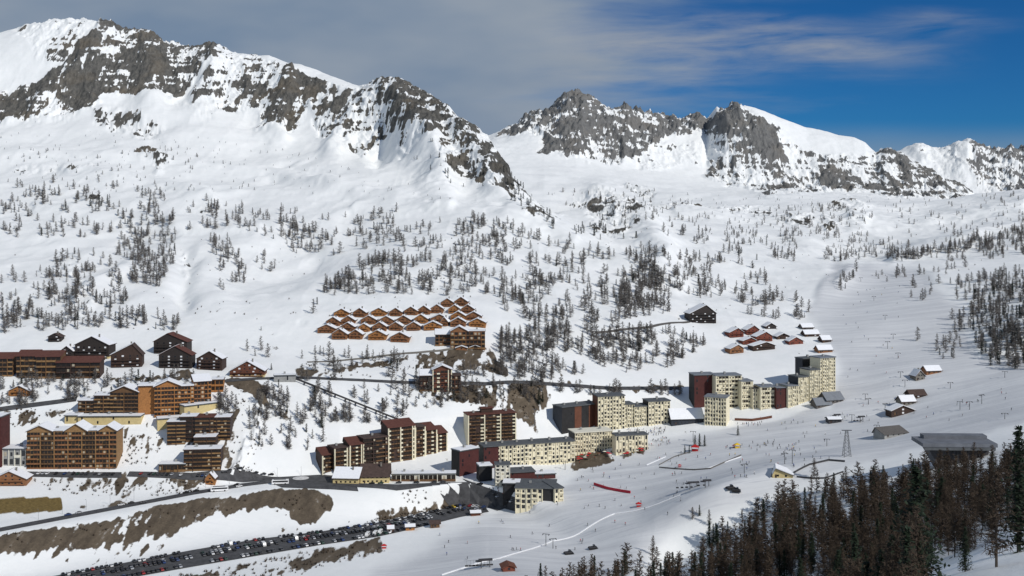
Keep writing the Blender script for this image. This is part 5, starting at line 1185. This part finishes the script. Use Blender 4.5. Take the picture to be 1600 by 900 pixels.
# parasols and tables on the terraces
for i, (x, y) in enumerate(poly_points([(895,712),(1005,704),(1005,710),(895,722)], 26, q)):
    g_ = gpx(x, y); r = root('parasol', (g_.x, g_.y, gz(g_.x, g_.y)), 0, 'closed packed red or pale parasol on the terrace below the cream blocks', 'parasol', 'terrace parasols'); c_ = q.choice(['rednet', 'pale', 'red', 'redbrown'])
    r['label'] = {'rednet': 'crimson', 'pale': 'pale', 'red': 'red', 'redbrown': 'brown'}[c_]+' parasol on the terrace below the cream blocks'
    mb = MB(); mb.rod((0,0,-.2), (0,0,2.5), .05, n=5); mb.build('pole', 'steel', r)
    mb = MB(); n = 8
    mb.solid([(1.7*math.cos(k*math.pi/4), 1.7*math.sin(k*math.pi/4), 2.1) for k in range(n)]+[(0,0,2.75)], [(k, (k+1) % n, n) for k in range(n)]+[tuple(range(n))[::-1]]); mb.build('canopy', c_, r)
# street lamps along the road
for i in range(16):
    t = i/15; p = gpx(60+560*t, float(np.interp(60+560*t, [60,100,300,420,520,620], [812,803,765,746,742,748])))
    r = root('street_lamp', (p.x, p.y, gz(p.x, p.y)), R(180), 'slim grey street lamp beside the road above the brown bank', 'street lamp', 'street lamps along the road')
    mb = MB(); mb.rod((0,0,-.5), (0,0,7), .09, .06, 6); mb.rod((0,0,7), (0,1.4,7.2), .05, n=5); mb.build('post', 'steel', r)
    mb = MB(); mb.box(-.12, .12, 1.2, 1.8, 7.15, 7.27); mb.build('lamp_head', 'steel', r)

# ------------------------------------------------------------------ camera, sun, sky
cam = bpy.data.cameras.new('camera'); co = bpy.data.objects.new('camera', cam); COL.objects.link(co); scn.camera = co
co.location = (0, 0, 0); co.rotation_euler = (R(90), 0, 0); cam.sensor_width = 36; cam.lens = 36*F/1600; cam.shift_y = -(450-HZ)/1600; cam.clip_start = .5; cam.clip_end = 30000
EL_, AZ = 36, 47       # elevation; bearing of the sun measured from behind the camera towards the right
sv = Vector((math.cos(R(EL_))*math.sin(R(AZ)), -math.cos(R(EL_))*math.cos(R(AZ)), math.sin(R(EL_))))
sun = bpy.data.lights.new('sun', 'SUN'); so = bpy.data.objects.new('sun', sun); COL.objects.link(so)
sun.energy = 3.1; sun.angle = R(.5); sun.color = (1, .965, .90); so.rotation_euler = sv.to_track_quat('Z', 'Y').to_euler(); so.location = (0, 0, 500)
w = bpy.data.worlds.new('World'); scn.world = w; w.use_nodes = True; nt = w.node_tree; bg = nt.nodes['Background']
sky = nt.nodes.new('ShaderNodeTexSky'); sky.sky_type = 'NISHITA'; sky.sun_disc = False; sky.sun_elevation = R(EL_); sky.sun_rotation = math.atan2(sv.x, sv.y); sky.altitude = 2200; sky.air_density = 1.0; sky.dust_density = .3; sky.ozone_density = 2.0
tc = nt.nodes.new('ShaderNodeTexCoord'); sx = nt.nodes.new('ShaderNodeSeparateXYZ'); nt.links.new(tc.outputs['Generated'], sx.inputs[0])
def mt(op, a, b_=None, c_=None, clamp=False):
    n = nt.nodes.new('ShaderNodeMath'); n.operation = op; n.use_clamp = clamp
    for i, v in enumerate((a, b_, c_)):
        if v is None: continue
        if isinstance(v, (int, float)): n.inputs[i].default_value = v
        else: nt.links.new(v, n.inputs[i])
    return n.outputs[0]
u = mt('DIVIDE', sx.outputs[0], mt('MAXIMUM', sx.outputs[1], .15)); v = mt('DIVIDE', sx.outputs[2], mt('MAXIMUM', sx.outputs[1], .15))
# wisps drift in long streaks falling slightly to the left
cx = nt.nodes.new('ShaderNodeCombineXYZ'); nt.links.new(mt('MULTIPLY', mt('ADD', u, mt('MULTIPLY', v, .2)), 3.2), cx.inputs[0]); nt.links.new(mt('MULTIPLY', mt('ADD', v, mt('MULTIPLY', u, .02)), 21.), cx.inputs[1])
nz = nt.nodes.new('ShaderNodeTexNoise'); nz.inputs['Scale'].default_value = 1; nz.inputs['Detail'].default_value = 7; nz.inputs['Roughness'].default_value = .52; nt.links.new(cx.outputs[0], nz.inputs['Vector'])
c2 = nt.nodes.new('ShaderNodeCombineXYZ'); nt.links.new(mt('MULTIPLY', u, 3.5), c2.inputs[0]); nt.links.new(mt('MULTIPLY', v, 9), c2.inputs[1])
n2 = nt.nodes.new('ShaderNodeTexNoise'); n2.inputs['Scale'].default_value = 1; n2.inputs['Detail'].default_value = 4; nt.links.new(c2.outputs[0], n2.inputs['Vector'])
cf = nt.nodes.new('ShaderNodeCombineXYZ'); nt.links.new(mt('MULTIPLY', mt('ADD', u, mt('MULTIPLY', v, .5)), 9.), cf.inputs[0]); nt.links.new(mt('MULTIPLY', mt('ADD', v, mt('MULTIPLY', u, -.06)), 60.), cf.inputs[1])
nf = nt.nodes.new('ShaderNodeTexNoise'); nf.inputs['Scale'].default_value = 1; nf.inputs['Detail'].default_value = 8; nf.inputs['Roughness'].default_value = .6; nf.inputs['Distortion'].default_value = .4; nt.links.new(cf.outputs[0], nf.inputs['Vector'])
fil = ramp(nt, nf.outputs['Fac'], .3, .75)
# cloud bank over the left two thirds
side = mt('MULTIPLY_ADD', u, -3.1, .92)
mask = mt('ADD', side, mt('ADD', mt('MULTIPLY_ADD', nz.outputs[0], 1.7, -1.05), mt('MULTIPLY', nf.outputs['Fac'], .4)), clamp=True)
mr = nt.nodes.new('ShaderNodeMapRange'); mr.interpolation_type = 'SMOOTHSTEP'; mr.inputs[1].default_value = .05; mr.inputs[2].default_value = .95; nt.links.new(mask, mr.inputs[0])
hor = nt.nodes.new('ShaderNodeMapRange'); hor.interpolation_type = 'SMOOTHSTEP'; hor.inputs[1].default_value = .085; hor.inputs[2].default_value = .05; nt.links.new(v, hor.inputs[0])
mk = mt('MAXIMUM', mr.outputs[0], mt('MULTIPLY', hor.outputs[0], .55))
tint = mixc(nt, 1., sky.outputs[0], (.07, .31, .58), 'MULTIPLY')
cl = mixc(nt, ramp(nt, n2.outputs[0], .35, .65), (1.75, 2.45, 3.5), (3.05, 3.5, 4.1))
lp = mixc(nt, mk, tint, cl)
def streak(u0, u1, v0, hw, k):
    a = nt.nodes.new('ShaderNodeMapRange'); a.interpolation_type = 'SMOOTHSTEP'; a.inputs[1].default_value = u0; a.inputs[2].default_value = u0+.12; nt.links.new(u, a.inputs[0])
    b_ = nt.nodes.new('ShaderNodeMapRange'); b_.interpolation_type = 'SMOOTHSTEP'; b_.inputs[1].default_value = u1; b_.inputs[2].default_value = u1-.16; nt.links.new(u, b_.inputs[0])
    d_ = mt('ABSOLUTE', mt('SUBTRACT', mt('ADD', v, mt('MULTIPLY_ADD', nz.outputs[0], .07, -.035)), v0))
    c_ = nt.nodes.new('ShaderNodeMapRange'); c_.interpolation_type = 'SMOOTHSTEP'; c_.inputs[1].default_value = hw; c_.inputs[2].default_value = 0; nt.links.new(d_, c_.inputs[0])
    return mt('MULTIPLY', mt('MULTIPLY', a.outputs[0], b_.outputs[0]), mt('MULTIPLY', c_.outputs[0], mt('MULTIPLY', fil, k*1.35)))
st = mt('ADD', mt('ADD', streak(.0, .45, .150, .035, .62), streak(.30, .50, .176, .016, .42)), streak(-.02, .30, .122, .024, .3), clamp=True)
lp = mixc(nt, st, lp, (3.4, 3.6, 3.95))
nt.links.new(lp, bg.inputs['Color']); bg.inputs['Strength'].default_value = .1
scn.view_settings.view_transform = 'Standard'; scn.view_settings.look = 'None'; scn.view_settings.exposure = 0
print('objects', len(bpy.data.objects), 'cars', cars, 'trees', len(TR), 'terrain', NR, NC)
